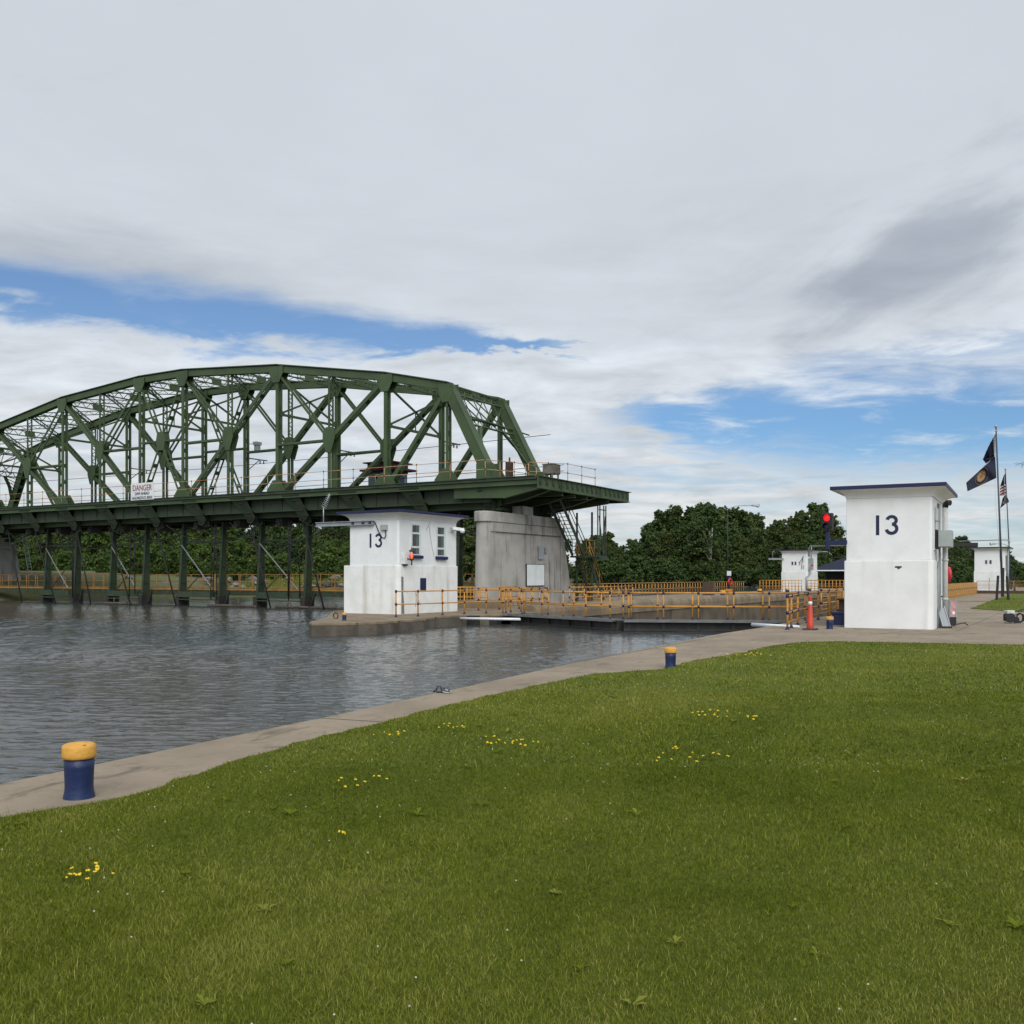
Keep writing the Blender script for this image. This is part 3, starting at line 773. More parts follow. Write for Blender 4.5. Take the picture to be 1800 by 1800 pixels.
    # portals between the end posts
    for sgn in (1, -1):
        def PX(z): 
            t = (13.4 - z) / (13.4 - 7.35); x = -33.88 + 3.22 * t
            return x if sgn > 0 else mir(x)
        m = MB()
        nrm = (0, 0, 1)
        for z, dp in ((13.25, 0.5), (11.3, 0.45)):
            m.lattice((PX(z), YN + 0.25, z), (PX(z), YF - 0.25, z), dp, (PX(z - 1) - PX(z), 0, -1), 0.10, 0.40, 0.06)
        for i in range(1, 5):
            yy = YN + (YF - YN) * i / 5; m.bar((PX(13), yy, 13), (PX(11.3), yy, 11.3), 0.05, 0.05)
        for i in range(0, 3):
            y0 = YN + (YF - YN) * i / 5; y1 = YN + (YF - YN) * (i + 2) / 5
            m.bar((PX(13.1), y0, 13.1), (PX(11.3), y1, 11.3), 0.05, 0.07)
            m.bar((PX(13.1), YF - (y0 - YN), 13.1), (PX(11.3), YF - (y1 - YN), 11.3), 0.05, 0.07)
        for yy, s_ in ((YN, 1), (YF, -1)):
            pts = [(PX(11.1), yy + s_ * 1.7, 11.1), (PX(10.2), yy + s_ * 0.95, 10.2), (PX(9.0), yy + s_ * 0.28, 9.0)]
            for q0, q1 in zip(pts[:-1], pts[1:]): m.bar(q0, q1, 0.30, 0.08)
            for k in range(5):
                t = k / 5; a = Vector(pts[0]).lerp(Vector(pts[1]), t); zb = 10.9 - 0.35 * k
                m.bar(a, (PX(zb), yy + s_ * 0.25, zb), 0.05, 0.05)
        m.build('portal_frame', GREEN, br)
    m = MB(); m.bar((-32.72, YN - 0.1, 11.62), (-32.72, YF + 1.9, 11.35), 0.10, 0.07); m.build('portal_rail', GREEN, br)
    # floor: beams, stringers, deck
    xe0, xe1 = -26.6, -92.6
    fb = [-30.66 - 4.93 * 0 - (58.68 / 12) * i for i in range(13)]
    for x in fb:
        m = MB()
        prof = [(47.95, 7.15), (47.95, 6.75), (48.35, 6.55), (49.3, 5.72), (55.9, 5.72), (60.2, 6.6), (60.2, 7.15)]
        m.plate([(x, a, b) for a, b in prof], 0.05, (1, 0, 0))
        m.box(x - 0.18, x + 0.18, 49.3, 55.9, 5.66, 5.72)
        for (a, b), (c, d) in zip(prof[1:4], prof[2:4]): m.bar((x, a, b), (x, c, d), 0.34, 0.05, (0, -0.5, 1))
        m.bar((x, 55.9, 5.70), (x, 60.2, 6.58), 0.3, 0.05)
        m.build('floor_beam', GREEND, br)  # shade under the deck is put into the darker green
    for y_, z0 in ((47.9, 6.96), (50.9, 6.5), (52.5, 6.5), (54.2, 6.5), (57.2, 6.6), (60.28, 6.7)):
        m = MB(); m.bar((xe0 - 0.06, y_, (z0 + 7.2) / 2), (xe1, y_, (z0 + 7.2) / 2), 0.06, 7.2 - z0)
        m.box(xe1, xe0 - 0.06, y_ - 0.13, y_ + 0.13, z0 - 0.03, z0); m.build('stringer', GREEN, br)
    # deeper girders between the floor beams, cut back at their left ends, and the sloping brackets that carry them
    for i in range(len(fb) - 1):
        xr, xl = fb[i], fb[i + 1]
        m = MB(); m.plate([(xl + 0.1, 48.45, 7.15), (xl + 0.1, 48.45, 6.75), (xl + 1.0, 48.45, 6.12), (xr + 0.55, 48.45, 6.12), (xr + 0.55, 48.45, 7.15)], 0.05, (0, 1, 0))
        m.bar((xl + 1.0, 48.45, 6.10), (xr + 0.55, 48.45, 6.10), 0.30, 0.04); m.bar((xl + 0.1, 48.45, 6.74), (xl + 1.0, 48.45, 6.10), 0.30, 0.04)
        for q in (0.35, 0.7): m.box(xl + 4.9 * q - 0.03, xl + 4.9 * q + 0.03, 48.36, 48.45, 6.12, 7.1)
        m.build('edge_girder', GREEND, br)  # darker green paints in the shade of the deck overhead
    for x in fb[1:]:
        MB().plate([(x - 0.95, 47.84, 7.12), (x + 0.55, 47.84, 7.12), (x + 0.75, 48.6, 5.75), (x + 0.15, 48.9, 5.35), (x - 0.15, 48.5, 5.9)], 0.06, (0, 1, 0.5)).build('cantilever_bracket', GREEND, br)  # deck shade painted in here too, by the darker green
    # cantilever beyond the end post
    for y_ in (49.47, 52.5, 55.6):
        m = MB(); m.plate([(-31.0, y_, 7.15), (-26.66, y_, 7.15), (-26.66, y_, 6.75), (-28.4, y_, 6.25), (-31.0, y_, 5.85)], 0.06, (0, 1, 0))
        m.bar((-31.0, y_, 5.83), (-28.4, y_, 6.23), 0.34, 0.04); m.bar((-28.4, y_, 6.23), (-26.66, y_, 6.73), 0.34, 0.04); m.build('cantilever_bracket', GREEN, br)
    m = MB(); m.plate([(-32.5, 48.05, 7.15), (-26.66, 48.05, 7.15), (-26.66, 48.05, 6.72), (-29.0, 48.05, 6.25), (-32.5, 48.05, 6.35)], 0.05, (0, 1, 0))
    m.bar((-29.0, 48.05, 6.23), (-26.66, 48.05, 6.70), 0.30, 0.04); m.build('cantilever_bracket', GREEN, br)
    MB().plate([(-30.6, 57.4, 7.15), (-26.7, 57.4, 7.15), (-26.7, 57.4, 6.4), (-30.6, 57.4, 5.95)], 0.05, (0, 1, 0)).build('cantilever_bracket', GREEN, br)
    m = MB(); m.box(-26.66, -26.58, 47.78, 60.4, 6.72, 7.36); m.box(-26.72, -26.44, 47.78, 60.5, 7.36, 7.40); m.box(-26.72, -26.47, 47.78, 60.4, 6.69, 6.72)
    for y_ in (50.6, 55.9): m.box(-26.58, -26.50, y_ - 0.04, y_ + 0.04, 6.74, 7.35)
    m.cur = 1
    for i in range(19):
        y_ = 48.0 + i * 0.67 if i > 3 else 48.0 + i * 0.78
        m.box(-26.58, -26.53, y_ - 0.13, y_ + 0.13, 7.03, 7.27); m.box(-26.58, -26.50, y_ - 0.09, y_ + 0.09, 6.93, 6.99)
    m.build('end_girder', [GREEN, GREEND], br)
    m = MB(); m.box(xe1, -26.7, 47.75, 60.38, 7.22, 7.38)
    rr = random.Random(4)
    for i in range(160):
        x0 = -27 - i * 0.41; m.box(x0 - 0.2, x0 + 0.2, 47.70 - rr.uniform(0, 0.03), 48.2, 7.385, 7.42 + rr.uniform(0, 0.012))
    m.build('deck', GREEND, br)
    # bearings on the piers
    for bx in (-30.3, mir(-30.3)):
        for Y in (YN, YF):
            m = MB(); m.box(bx - 0.75, bx + 0.5, Y - 0.45, Y + 0.45, 5.62, 5.76); m.prism([(bx - 0.7, Y - 0.5), (bx + 0.45, Y - 0.5), (bx + 0.45, Y + 0.5), (bx - 0.7, Y + 0.5)], 5.0, 5.62, [(bx - 0.5, Y - 0.3), (bx + 0.2, Y - 0.3), (bx + 0.2, Y + 0.3), (bx - 0.5, Y + 0.3)])
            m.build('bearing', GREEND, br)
    # gate hoist trolleys and blocks hanging under the deck
    rr = random.Random(6)
    for i, x in enumerate([-42.6 - 4.13 * k for k in range(9)]):
        m = MB(); m.box(x - 1.9, x - 1.3, 49.7, 50.6, 5.2, 5.72); m.tube([(x - 1.6, 49.6, 5.35), (x - 1.6, 49.75, 5.35)], 0.22, 12)
        m.build('hoist_block', BLACKST, br)
    for x in fb:
        m = MB(); m.plate([(x + 0.02, 48.5, 6.3), (x + 0.5, 48.9, 6.2), (x + 0.45, 49.2, 5.35), (x, 49.2, 5.25), (x - 0.3, 48.9, 5.5)], 0.08, (0, 1, 0.2))
        ring = [(x + 0.12 + 0.34 * math.cos(t), 48.75, 5.75 + 0.34 * math.sin(t)) for t in [k * math.pi / 8 for k in range(17)]]
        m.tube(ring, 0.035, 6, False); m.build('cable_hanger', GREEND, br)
    return br
BRIDGE = truss_bridge()
SP2 = copy_tree(BRIDGE); SP2.location.x -= 66.4
tag(SP2, 'second green truss span farther left, showing only its end beyond the left concrete pier', 'bridge')

# ------------------------------------------------------------------ railings
def railing(name, label, cat, pts, h=1.07, nposts=None, spacing=1.9, mats=(YEL, NAVY), group=None, r=0.030, extra=(), mid=0.53, knob=True, parent=None, rails=(1.0, 0.5), end0=True, end1=True):
    """round tube railing along a polyline of base points; every post is a part"""
    pts = [Vector(p) for p in pts]
    rl = thing(name, label, cat, pts[0], group) if parent is None else parent
    pn, rn = ('post', 'rail') if parent is None else ('railing_post', 'railing_rail')
    up = Vector((0, 0, h))
    for k, f in enumerate(list(rails) + list(extra)):
        m = MB(); m.tube([p + up * f for p in pts], r * (0.85 if k < len(rails) else 0.5), 8); m.build(rn, [mats[0]], rl)
    bases = []
    for a, b in zip(pts[:-1], pts[1:]):
        k = max(1, round((b - a).length / spacing)) if nposts is None else nposts
        for i in range(k): bases.append(a.lerp(b, i / k))
    if end1: bases.append(pts[-1])
    if not end0: bases = bases[1:]
    proto = None
    for b in bases:
        if proto is None:
            m = MB(); m.tube([(0, 0, 0), (0, 0, h)], r, 8)
            if knob:
                m.cur = 1
                for f in rails:
                    m.lathe([(r * 0.6, h * f - 0.055), (r * 1.5, h * f - 0.05), (r * 1.7, h * f), (r * 1.5, h * f + 0.05), (r * 0.4, h * f + 0.062)], n=8)
                m.lathe([(r * 2.6, 0.0), (r * 2.6, 0.015), (r * 1.5, 0.03), (r * 1.4, 0.09), (r * 0.9, 0.09)], n=8)
            proto = m.mesh(pn, list(mats))
        o = bpy.data.objects.new(pn, proto); COL.objects.link(o); o.parent = rl; ORG[o] = ORG[rl]
        o.location = b - Vector(ORG[rl])
    return rl

# railing along the near edge and the end of the bridge deck (part of the bridge)
railing('', '', '', [(-92.4, 47.9, 7.42), (-30.2, 47.9, 7.42)], 1.1, None, 2.45, (RUSTY, DARKM), r=0.021, parent=BRIDGE, mid=0.5)
railing('', '', '', [(-30.2, 47.9, 7.42), (-29.4, 49.9, 7.42), (-29.3, 52.4, 7.42)], 1.1, None, 1.2, (RUSTY, DARKM), r=0.021, parent=BRIDGE, end0=False)
railing('', '', '', [(-28.6, 50.2, 7.42), (-27.0, 52.2, 7.42), (-26.9, 55.8, 7.42)], 1.1, None, 1.5, (RUSTY, DARKM), r=0.021, parent=BRIDGE)

# ------------------------------------------------------------------ bridge piers
def pier(label, dx=0.0, dy=0.0, water=False):
    p = thing('bridge_pier', label, 'bridge pier', (-29.6 + dx, 51.5 + dy, -0.5 if water else 0))
    def outline(hw, y0, y1, r):
        pts = []
        for k in range(9):
            t = math.pi + math.pi * k / 8
            pts.append((-29.6 + dx + hw * math.cos(t), y0 + dy + r + r * math.sin(t)))
        pts += [(-29.6 + dx + hw, y1 + dy), (-29.6 + dx - hw, y1 + dy)]
        return pts
    m = MB(); m.prism(outline(0.50, 46.2, 57.0, 0.5), -3 if water else -0.2, 4.82, outline(0.42, 46.35, 55.7, 0.42)); m.build('shaft', CONC, p)
    m = MB(); m.prism(outline(0.48, 46.75, 55.8, 0.1), 4.28, 4.40); m.prism(outline(0.47, 46.8, 55.75, 0.1), 4.40, 4.80); m.build('band_course', CONC, p)
    m = MB(); m.prism(outline(0.52, 46.2, 55.2, 0.5), 4.82, 5.42); m.build('cap', CONC, p, bevel=0.04)
    m = MB()
    m.box(-29.95 + dx, -29.25 + dx, 50.6 + dy, 51.9 + dy, 5.42, 5.95); m.build('bearing_block', CONC, p)
    m = MB(); m.box(-29.108 + dx, -29.095 + dx, 47.3 + dy, 55.3 + dy, 4.24, 4.275); m.build('rust_line', RUSTB, p)
    if water:
        m = MB(); m.prism(outline(0.85, 45.9, 58.0, 0.8), -3, -0.1); m.build('footing', CONC, p)
        m = MB()
        for s_ in (-0.2, 0.2): m.bar((-29.6 + dx + 0.5, 57.2 + dy + s_, 1.9), (-29.6 + dx + 0.5, 56.4 + dy + s_, 6.2), 0.05, 0.05)
        for k in range(14): m.bar((-29.6 + dx + 0.5, 57.0 + dy - k * 0.055, 2.0 + k * 0.3), (-29.6 + dx + 0.5, 57.4 + dy - k * 0.055, 2.0 + k * 0.3), 0.03, 0.03)
        m.build('ladder', STEEL, p)
    else:
        m = MB(); m.box(-29.1, -29.06, 52.3, 53.0, 2.75, 3.55); m.box(-29.1, -29.06, 53.15, 53.4, 3.15, 3.5); m.build('access_plate', GREYP, p)
    return p
pier('tall weathered concrete bridge pier with white plaque, right of the left lock house')
pier('concrete bridge pier standing in the river at the left end of the arched span', -60.3, 0.6, True)

# white plaque: its print is too small to read, so grey rules of the same size stand in for it
pl = thing('plaque', 'white rectangular information plaque fixed to the concrete bridge pier', 'plaque', (-29.05, 51.6, 1.9))
MB().box(-29.075, -29.03, 50.75, 52.95, 1.14, 2.42).build('panel', SIGNW, pl)
m = MB()
for (a, b, z0, z1) in ((50.72, 52.98, 2.42, 2.45), (50.72, 52.98, 1.11, 1.14), (50.72, 50.75, 1.14, 2.42), (52.95, 52.98, 1.14, 2.42)): m.box(-29.08, -29.02, a, b, z0, z1)
m.build('frame', DARKM, pl)

# ------------------------------------------------------------------ movable dam: uprights, walkway, rods, cables
gx = [-75.24, -71.29, -66.76, -62.82, -58.63, -54.39, -50.55, -46.08, -42.2, -37.8, -33.55]
proto_up = None
for i, x in enumerate(gx):
    if proto_up is None:
        u = thing('dam_upright', 'dark green tapered steel upright of the movable dam standing in the water', 'dam upright', (0, 50, WL), 'uprights of the movable dam under the bridge')
        m = MB(); m.plate([(0, 49.82, 0.2), (0, 50.45, 0.2), (0, 50.45, 5.7), (0, 50.2, 5.7)], 0.06, (1, 0, 0)); m.build('web', GREEND, u)
        m = MB(); m.bar((0, 49.82, 0.2), (0, 50.2, 5.7), 0.19, 0.05, (0, -1, 0.1)); m.build('front_flange', GREEND, u)
        m = MB(); m.bar((0, 50.45, 0.2), (0, 50.45, 5.7), 0.19, 0.05, (0, 1, 0)); m.build('rear_flange', GREEND, u)
        m = MB()
        for z in (1.2, 2.4, 3.6, 4.8): m.box(-0.09, 0.09, 49.8 + z * 0.085, 50.48, z - 0.02, z + 0.02)
        m.build('stiffener', GREEND, u)
        m = MB(); m.prism([(-0.19, 49.62), (0.19, 49.62), (0.19, 50.62), (-0.19, 50.62)], -2.5, 0.25); m.bar((0.2, 50.2, -0.4), (0.65, 50.2, 0.55), 0.12, 0.12); m.build('shoe', BLACKST, u)
        proto_up = u
    else: u = copy_tree(proto_up)
    u.location = (x, 50, WL)
for i in range(0, len(gx) - 1, 2):
    a, b = gx[i], gx[i + 1]
    bt = thing('cross_bracing', 'steel cross bracing with one pale diagonal strut between two dam uprights', 'bracing', ((a + b) / 2, 50.3, 0.3), 'bracing between pairs of dam uprights')
    MB().bar((a + 0.12, 49.95, 4.05), (b - 0.25, 49.5, 0.75), 0.06, 0.05).build('diagonal', STEEL, bt)
    MB().bar((b - 0.1, 50.5, 3.9), (a + 0.2, 50.45, 0.75), 0.05, 0.06).build('diagonal', GREEND, bt)
    MB().bar((a, 50.4, 4.25), (b, 50.4, 4.25), 0.12, 0.14).build('strut', GREEND, bt)
    m = MB(); m.bar((a + 0.2, 49.6, 0.36), (b - 0.2, 49.6, 0.36), 0.20, 0.42); m.bar((a + 0.2, 49.6, -0.02), (b - 0.2, 49.6, -0.02), 0.16, 0.07); m.build('strut', GREEND, bt)
wk = thing('walkway', 'steel service walkway with faded yellow railing running behind the dam uprights', 'walkway', (-60, 51.4, 0.3))
MB().box(-89, -31, 51.0, 51.9, 0.66, 0.78).build('floor', YELD, wk)
m = MB(); m.box(-89, -31, 51.05, 51.15, 0.28, 0.66); m.box(-89, -31, 51.75, 51.85, 0.28, 0.66); m.build('girder', GREEND, wk)
for yy in (51.03, 51.87):
    pp = [(-88.8, yy, 0.78), (-31.2, yy, 0.78)]
    for f in (1.05, 0.55, 0.06): MB().tube([(p[0], p[1], p[2] + f) for p in pp], 0.03, 6).build('rail', YELD, wk)
pst = MB().tube([(0, 0, -0.4), (0, 0, 1.05)], 0.032, 6).mesh('post', YELD)
for k in range(45):
    for j, yy in enumerate((51.03, 51.87)):
        o = bpy.data.objects.new('post', pst); COL.objects.link(o); o.parent = wk; ORG[o] = ORG[wk]
        o.location = Vector((-88.6 + k * 1.30 + j * 0.3, yy, 0.78)) - Vector(ORG[wk])
rr = random.Random(21)
rods = ((15, 945, 40, 1065), (62, 945, 100, 1066), (135, 930, 161, 1068), (192, 925, 232, 1070), (275, 918, 312, 1073), (440, 912, 478, 1073), (532, 908, 572, 1075))
for (a, b, c, d) in rods:
    xb = on_y(c, 48.6); xt = on_y(a, 48.7)
    single(MB().tube([(xt, 48.7, 5.3), (xb, 48.6, -0.9)], 0.055, 8), 'steel_rod', CABLE, 'slender dark rod slanting from the bridge floor into the water', 'rod', (xb, 48.6, WL), 'slanting rods below the bridge')
for i, px in enumerate((126, 129, 230, 236, 372, 378, 380, 508, 512, 526)):
    x = on_y(px, 49.2)
    single(MB().tube([(x, 49.2, 5.5), (x - 0.15 * (i % 3), 49.25, 0.0 + 0.3 * (i % 2))], 0.04, 6), 'hoist_chain', CABLE, 'dark vertical hoist chain hanging beside the dam uprights', 'chain', (x, 49.2, 0), 'hoist chains hanging at the dam')
def sag(a, b, s, k=16):
    a = Vector(a); b = Vector(b)
    return [a.lerp(b, i / k) - Vector((0, 0, s * 4 * (i / k) * (1 - i / k))) for i in range(k + 1)]
for i in range(8):
    x0 = -85 + i * 6.6
    single(MB().tube(sag((x0, 48.6, 5.5), (x0 + 9.5, 48.9, 5.4), 1.1 + 0.25 * (i % 3)), 0.035, 6), 'hanging_cable', CABLE, 'black cable sagging in a long loop under the bridge floor', 'cable', (x0, 48.7, 5), 'cables sagging under the bridge')
single(MB().tube(sag((-33.5, 49.8, 4.9), (-29.95, 49.0, 4.5), 0.5), 0.045, 6), 'hanging_cable', CABLE, 'short black cable between left lock house and concrete pier', 'cable', (-32, 49.4, 4.5))
# driftwood caught at the dam
for i, (px, L_) in enumerate(((395, 3.2), (520, 3.5), (585, 4.0), (430, 2.0), (205, 4.5))):
    x = on_y(px, 48.8); m = MB(); rr = random.Random(40 + i)
    m.tube([(x - L_ / 2, 48.7, WL + 0.05), (x, 48.8, WL + 0.10), (x + L_ / 2, 48.9, WL + 0.06)], 0.11, 8, r1=0.07)
    for q in range(2 if i else 0):
        xx = x + rr.uniform(-0.4, 0.4) * L_; m.tube([(xx, 48.8, WL), (xx + rr.uniform(-0.5, 0.5), 48.8, WL + 0.55)], 0.07, 6, r1=0.03)
    single(m, 'drift_log', WOOD, 'dark drift log with broken stubs lying in the water against the dam', 'log', (x, 48.8, WL), 'driftwood at the foot of the dam')

# ------------------------------------------------------------------ signs and gear on the bridge
sg = thing('danger_sign', 'white danger sign hung on the bridge railing above the river', 'sign', (-60.06, 47.7, 7.45))
MB().box(-61.33, -58.79, 47.64, 47.68, 7.36, 8.62).build('panel', SIGNW, sg)
text_part('DANGER', 0.62, 'lettering', REDT, sg, (-60.06, 47.625, 8.05), (1, 0, 0), (0, 0, 1), xscale=0.86)
text_part('DAM AHEAD', 0.30, 'lettering', BLKT, sg, (-60.06, 47.625, 7.74), (1, 0, 0), (0, 0, 1), xscale=0.95)
text_part('HAZARDOUS AREA', 0.30, 'lettering', BLKT, sg, (-60.06, 47.625, 7.42), (1, 0, 0), (0, 0, 1), xscale=0.86)

cb = thing('control_cabin', 'small grey and maroon control cabin with flat roof on the bridge deck', 'cabin', (-44.9, 57.6, 7.4))
MB().box(-46.0, -43.9, 56.6, 58.6, 7.38, 9.35).build('wall', SIDING, cb)
m = MB()
for k in range(11): m.box(-46.02, -43.88, 56.58, 58.62, 7.5 + k * 0.17, 7.515 + k * 0.17)
m.build('siding_lap', GREYP, cb)
MB().box(-46.05, -43.85, 56.55, 58.65, 9.35, 10.1).build('upper_wall', MAROON, cb)
MB().box(-46.6, -43.1, 56.3, 58.8, 9.52, 9.66).build('canopy', MAROON, cb)
MB().box(-46.3, -43.6, 56.3, 58.9, 10.1, 10.18).build('roof', MAROON, cb)
f = MB().box(-45.3, -44.3, 56.52, 56.57, 8.3, 9.25).build('window', FRAMEW, cb); MB().box(-45.22, -44.38, 56.50, 56.515, 8.38, 9.17).build('pane', GLASS, f)
f = MB().box(-43.89, -43.84, 56.8, 58.3, 8.1, 9.3).build('window', FRAMEW, cb); MB().box(-43.835, -43.82, 56.9, 58.2, 8.2, 9.2).build('pane', GLASS, f)
m = MB(); m.tube([(-44.3, 57.2, 10.18), (-44.3, 57.2, 10.7), (-44.2, 57.2, 10.85), (-44.0, 57.2, 10.7)], 0.035, 6); m.build('vent_pipe', DARKM, cb)

m = MB(); m.box(-27.8, -27.1, 50.5, 51.4, 7.80, 8.35)
for k in range(5): m.box(-27.1, -27.05, 50.54 + k * 0.18, 50.62 + k * 0.18, 7.84, 8.31)
for a in (-27.7, -27.2):
    for b in (50.58, 51.32): m.box(a - 0.04, a + 0.04, b - 0.04, b + 0.04, 7.4, 7.80)
m.box(-27.84, -27.06, 50.46, 51.44, 8.35, 8.39)
single(m, 'resistor_bank', pmat('grey brown metal', (0.16, 0.14, 0.12), (0.09, 0.075, 0.06), 5, 0.8), 'weathered ribbed electrical box on legs at the end of the bridge deck', 'electrical box', (-27.4, 51.0, 7.4))
m = MB(); m.box(-33.1, -32.7, 55.0, 55.35, 7.4, 9.3); m.box(-33.05, -32.75, 54.9, 55.0, 8.0, 9.0); m.tube([(-32.9, 55.2, 9.3), (-32.9, 55.2, 9.6)], 0.06, 8)
single(m, 'relay_cabinet', RUSTB, 'tall narrow rusty cabinet beside the far end post of the bridge', 'cabinet', (-32.9, 55.2, 7.4))
for i, z in enumerate((11.05, 8.95, 8.55)):
    y_ = 57.4
    single(MB().tube(sag((-118, y_, z + 0.4), (-30 if i else -31, y_, z + 0.2), 0.5, 24), 0.022, 5), 'overhead_wire', CABLE, 'thin black overhead wire strung behind the bridge trusses', 'wire', (-60, y_, z), 'overhead wires behind the trusses')
for i, x in enumerate((-38.65 - 0.0, -48.1, -57.6, -71.9)):
    m = MB(); m.bar((x, 55.8, 11.15), (x, 57.9, 11.15), 0.06, 0.08); m.bar((x, 55.8, 10.2), (x, 57.0, 11.1), 0.05, 0.05)
    for q in (57.1, 57.5): m.lathe([(0.02, -0.26), (0.07, -0.22), (0.03, -0.15), (0.07, -0.10), (0.03, -0.04), (0.03, 0.0)], (x, q, 11.1), 8)
    single(m, 'insulator_bracket', DARKM, 'small bracket with two hanging insulators on the back of the far truss', 'bracket', (x, 56.8, 11), 'insulator brackets on the far truss')
m = MB(); m.box(-57.2, -56.8, 55.9, 56.5, 12.2, 12.45); m.box(-57.15, -56.85, 56.0, 56.4, 11.75, 12.2); m.bar((-57.6, 55.9, 12.3), (-57.1, 56.1, 12.3), 0.05, 0.05)
single(m, 'flood_lamp', GREYP, 'box shaped flood lamp on the far truss post near mid span', 'lamp', (-57, 56.2, 12))

# ------------------------------------------------------------------ lock houses
def numeral_three(cx, cz, w, h, yf, t=0.106):
    """figure 3 as a flat painted stroke"""
    ru, rl = 0.126, 0.150
    zu = cz + h / 2 - t / 2 - ru; zl = cz - h / 2 + t / 2 + rl
    pts = [(cx + ru * 1.10 * math.cos(R(168 - k * 252 / 16)), zu + ru * math.sin(R(168 - k * 252 / 16))) for k in range(17)]
    pts2 = [(cx + rl * 1.05 * math.cos(R(86 - k * 258 / 16)), zl + rl * math.sin(R(86 - k * 258 / 16))) for k in range(17)]
    m = MB()
    for lay, pp in enumerate((pts, pts2)):
        o_, i_ = [], []
        for i, p in enumerate(pp):
            a = Vector(pp[max(0, i - 1)]); b = Vector(pp[min(len(pp) - 1, i + 1)]); d = (b - a).normalized(); nn = Vector((-d.y, d.x)) * t / 2
            o_.append(Vector(p) + nn); i_.append(Vector(p) - nn)
        y_ = yf - 0.003 - 0.002 * lay; n = len(pp)
        m._add([(v.x, y_, v.y) for v in o_] + [(v.x, y_, v.y) for v in i_], [(i, i + 1, n + i + 1, n + i) for i in range(n - 1)])
    return m

def lock_house(label, loc, rz, w, d, numx=None, h=4.56, lowleft=0.06, lowright=0.05, ledge=2.22, group=None, lowmat=None):
    """local axes: x across the front, y back; front wall at y = 0"""
    hs = local_thing('lock_house', label, 'lock house', loc, group, rz)
    ff = 0.05; cr = 0.16
    lower = [(-lowleft, -ff), (w + lowright - cr, -ff), (w + lowright - cr * 0.3, -ff + cr * 0.3), (w + lowright, -ff + cr), (w + lowright, d + ff), (-lowleft, d + ff)]
    top = [(x, y) for x, y in lower]
    m = MB(); m.prism([(x * 1.0, y) for x, y in lower], -0.1, ledge, top); m.build('lower_wall', lowmat or WHITE, hs, bevel=0.03)
    m = MB(); m.prism([(0, 0), (w - 0.06, 0), (w, 0.06), (w, d), (0, d)], ledge, 4.27); m.build('upper_wall', WHITEU, hs, bevel=0.015)
    # coved cornice
    m = MB(); prev = None; rings = []
    for k in range(9):
        a = k / 8 * math.pi / 2; o = 0.40 * (1 - math.cos(a)) + 0.012; z = 4.268 + (h - 0.02 - 4.268) * math.sin(a); rings.append((o, z))
    for (o0, z0), (o1, z1) in zip(rings[:-1], rings[1:]):
        c0 = [(-o0, -o0, z0), (w + o0, -o0, z0), (w + o0, d + o0, z0), (-o0, d + o0, z0)]; c1 = [(-o1, -o1, z1), (w + o1, -o1, z1), (w + o1, d + o1, z1), (-o1, d + o1, z1)]
        for i in range(4): j = (i + 1) % 4; m.quad(c0[i], c0[j], c1[j], c1[i])
    m.quad((-0.42, -0.42, h - 0.02), (w + 0.42, -0.42, h - 0.02), (w + 0.42, d + 0.42, h - 0.02), (-0.42, d + 0.42, h - 0.02))
    m.build('cornice', WHITEU, hs)
    MB().box(-0.45, w + 0.45, -0.45, d + 0.45, h - 0.016, h + 0.10).build('roof', NAVY, hs, bevel=0.01)
    if numx:
        x1, x3, cz, hh = numx
        MB().box(x1 - 0.053, x1 + 0.053, -0.005, -0.001, cz - hh / 2, cz + hh / 2).build('numeral', NAVYL, hs)
        numeral_three(x3, cz, 0.44, hh, -0.001).build('numeral', NAVYL, hs)
    return hs
def window3(hs, x, y0, y1, z0, z1, face=1):
    """tall three-light window in the side wall at x, sill in navy"""
    f = MB()
    fw = 0.09; zs = [z0, z0 + (z1 - z0) * 0.26, z0 + (z1 - z0) * 0.71, z1]
    f.box(x - 0.02, x + 0.05, y0, y0 + fw, z0, z1); f.box(x - 0.02, x + 0.05, y1 - fw, y1, z0, z1)
    for z in zs: f.box(x - 0.02, x + 0.048, y0 + fw, y1 - fw, max(z0, z - 0.045), min(z1, z + 0.045))
    f = f.build('window', FRAMEW, hs)
    m = MB(); m.box(x - 0.01, x + 0.012, y0 + fw, y1 - fw, z0, z1); m.build('pane', GLASS, f)
    m = MB(); m.box(x + 0.013, x + 0.016, y0 + fw + (y1 - y0) * 0.42, y1 - fw, z0 + 0.05, z1 - 0.05); m.build('curtain', pmat('grey green blind', (0.10, 0.13, 0.12), None, 4, 0.8), f)
    m = MB(); m.box(x - 0.01, x + 0.16, y0 - 0.05, y1 + 0.10, z0 - 0.16, z0 - 0.01); m.build('sill', NAVY, f, bevel=0.04)

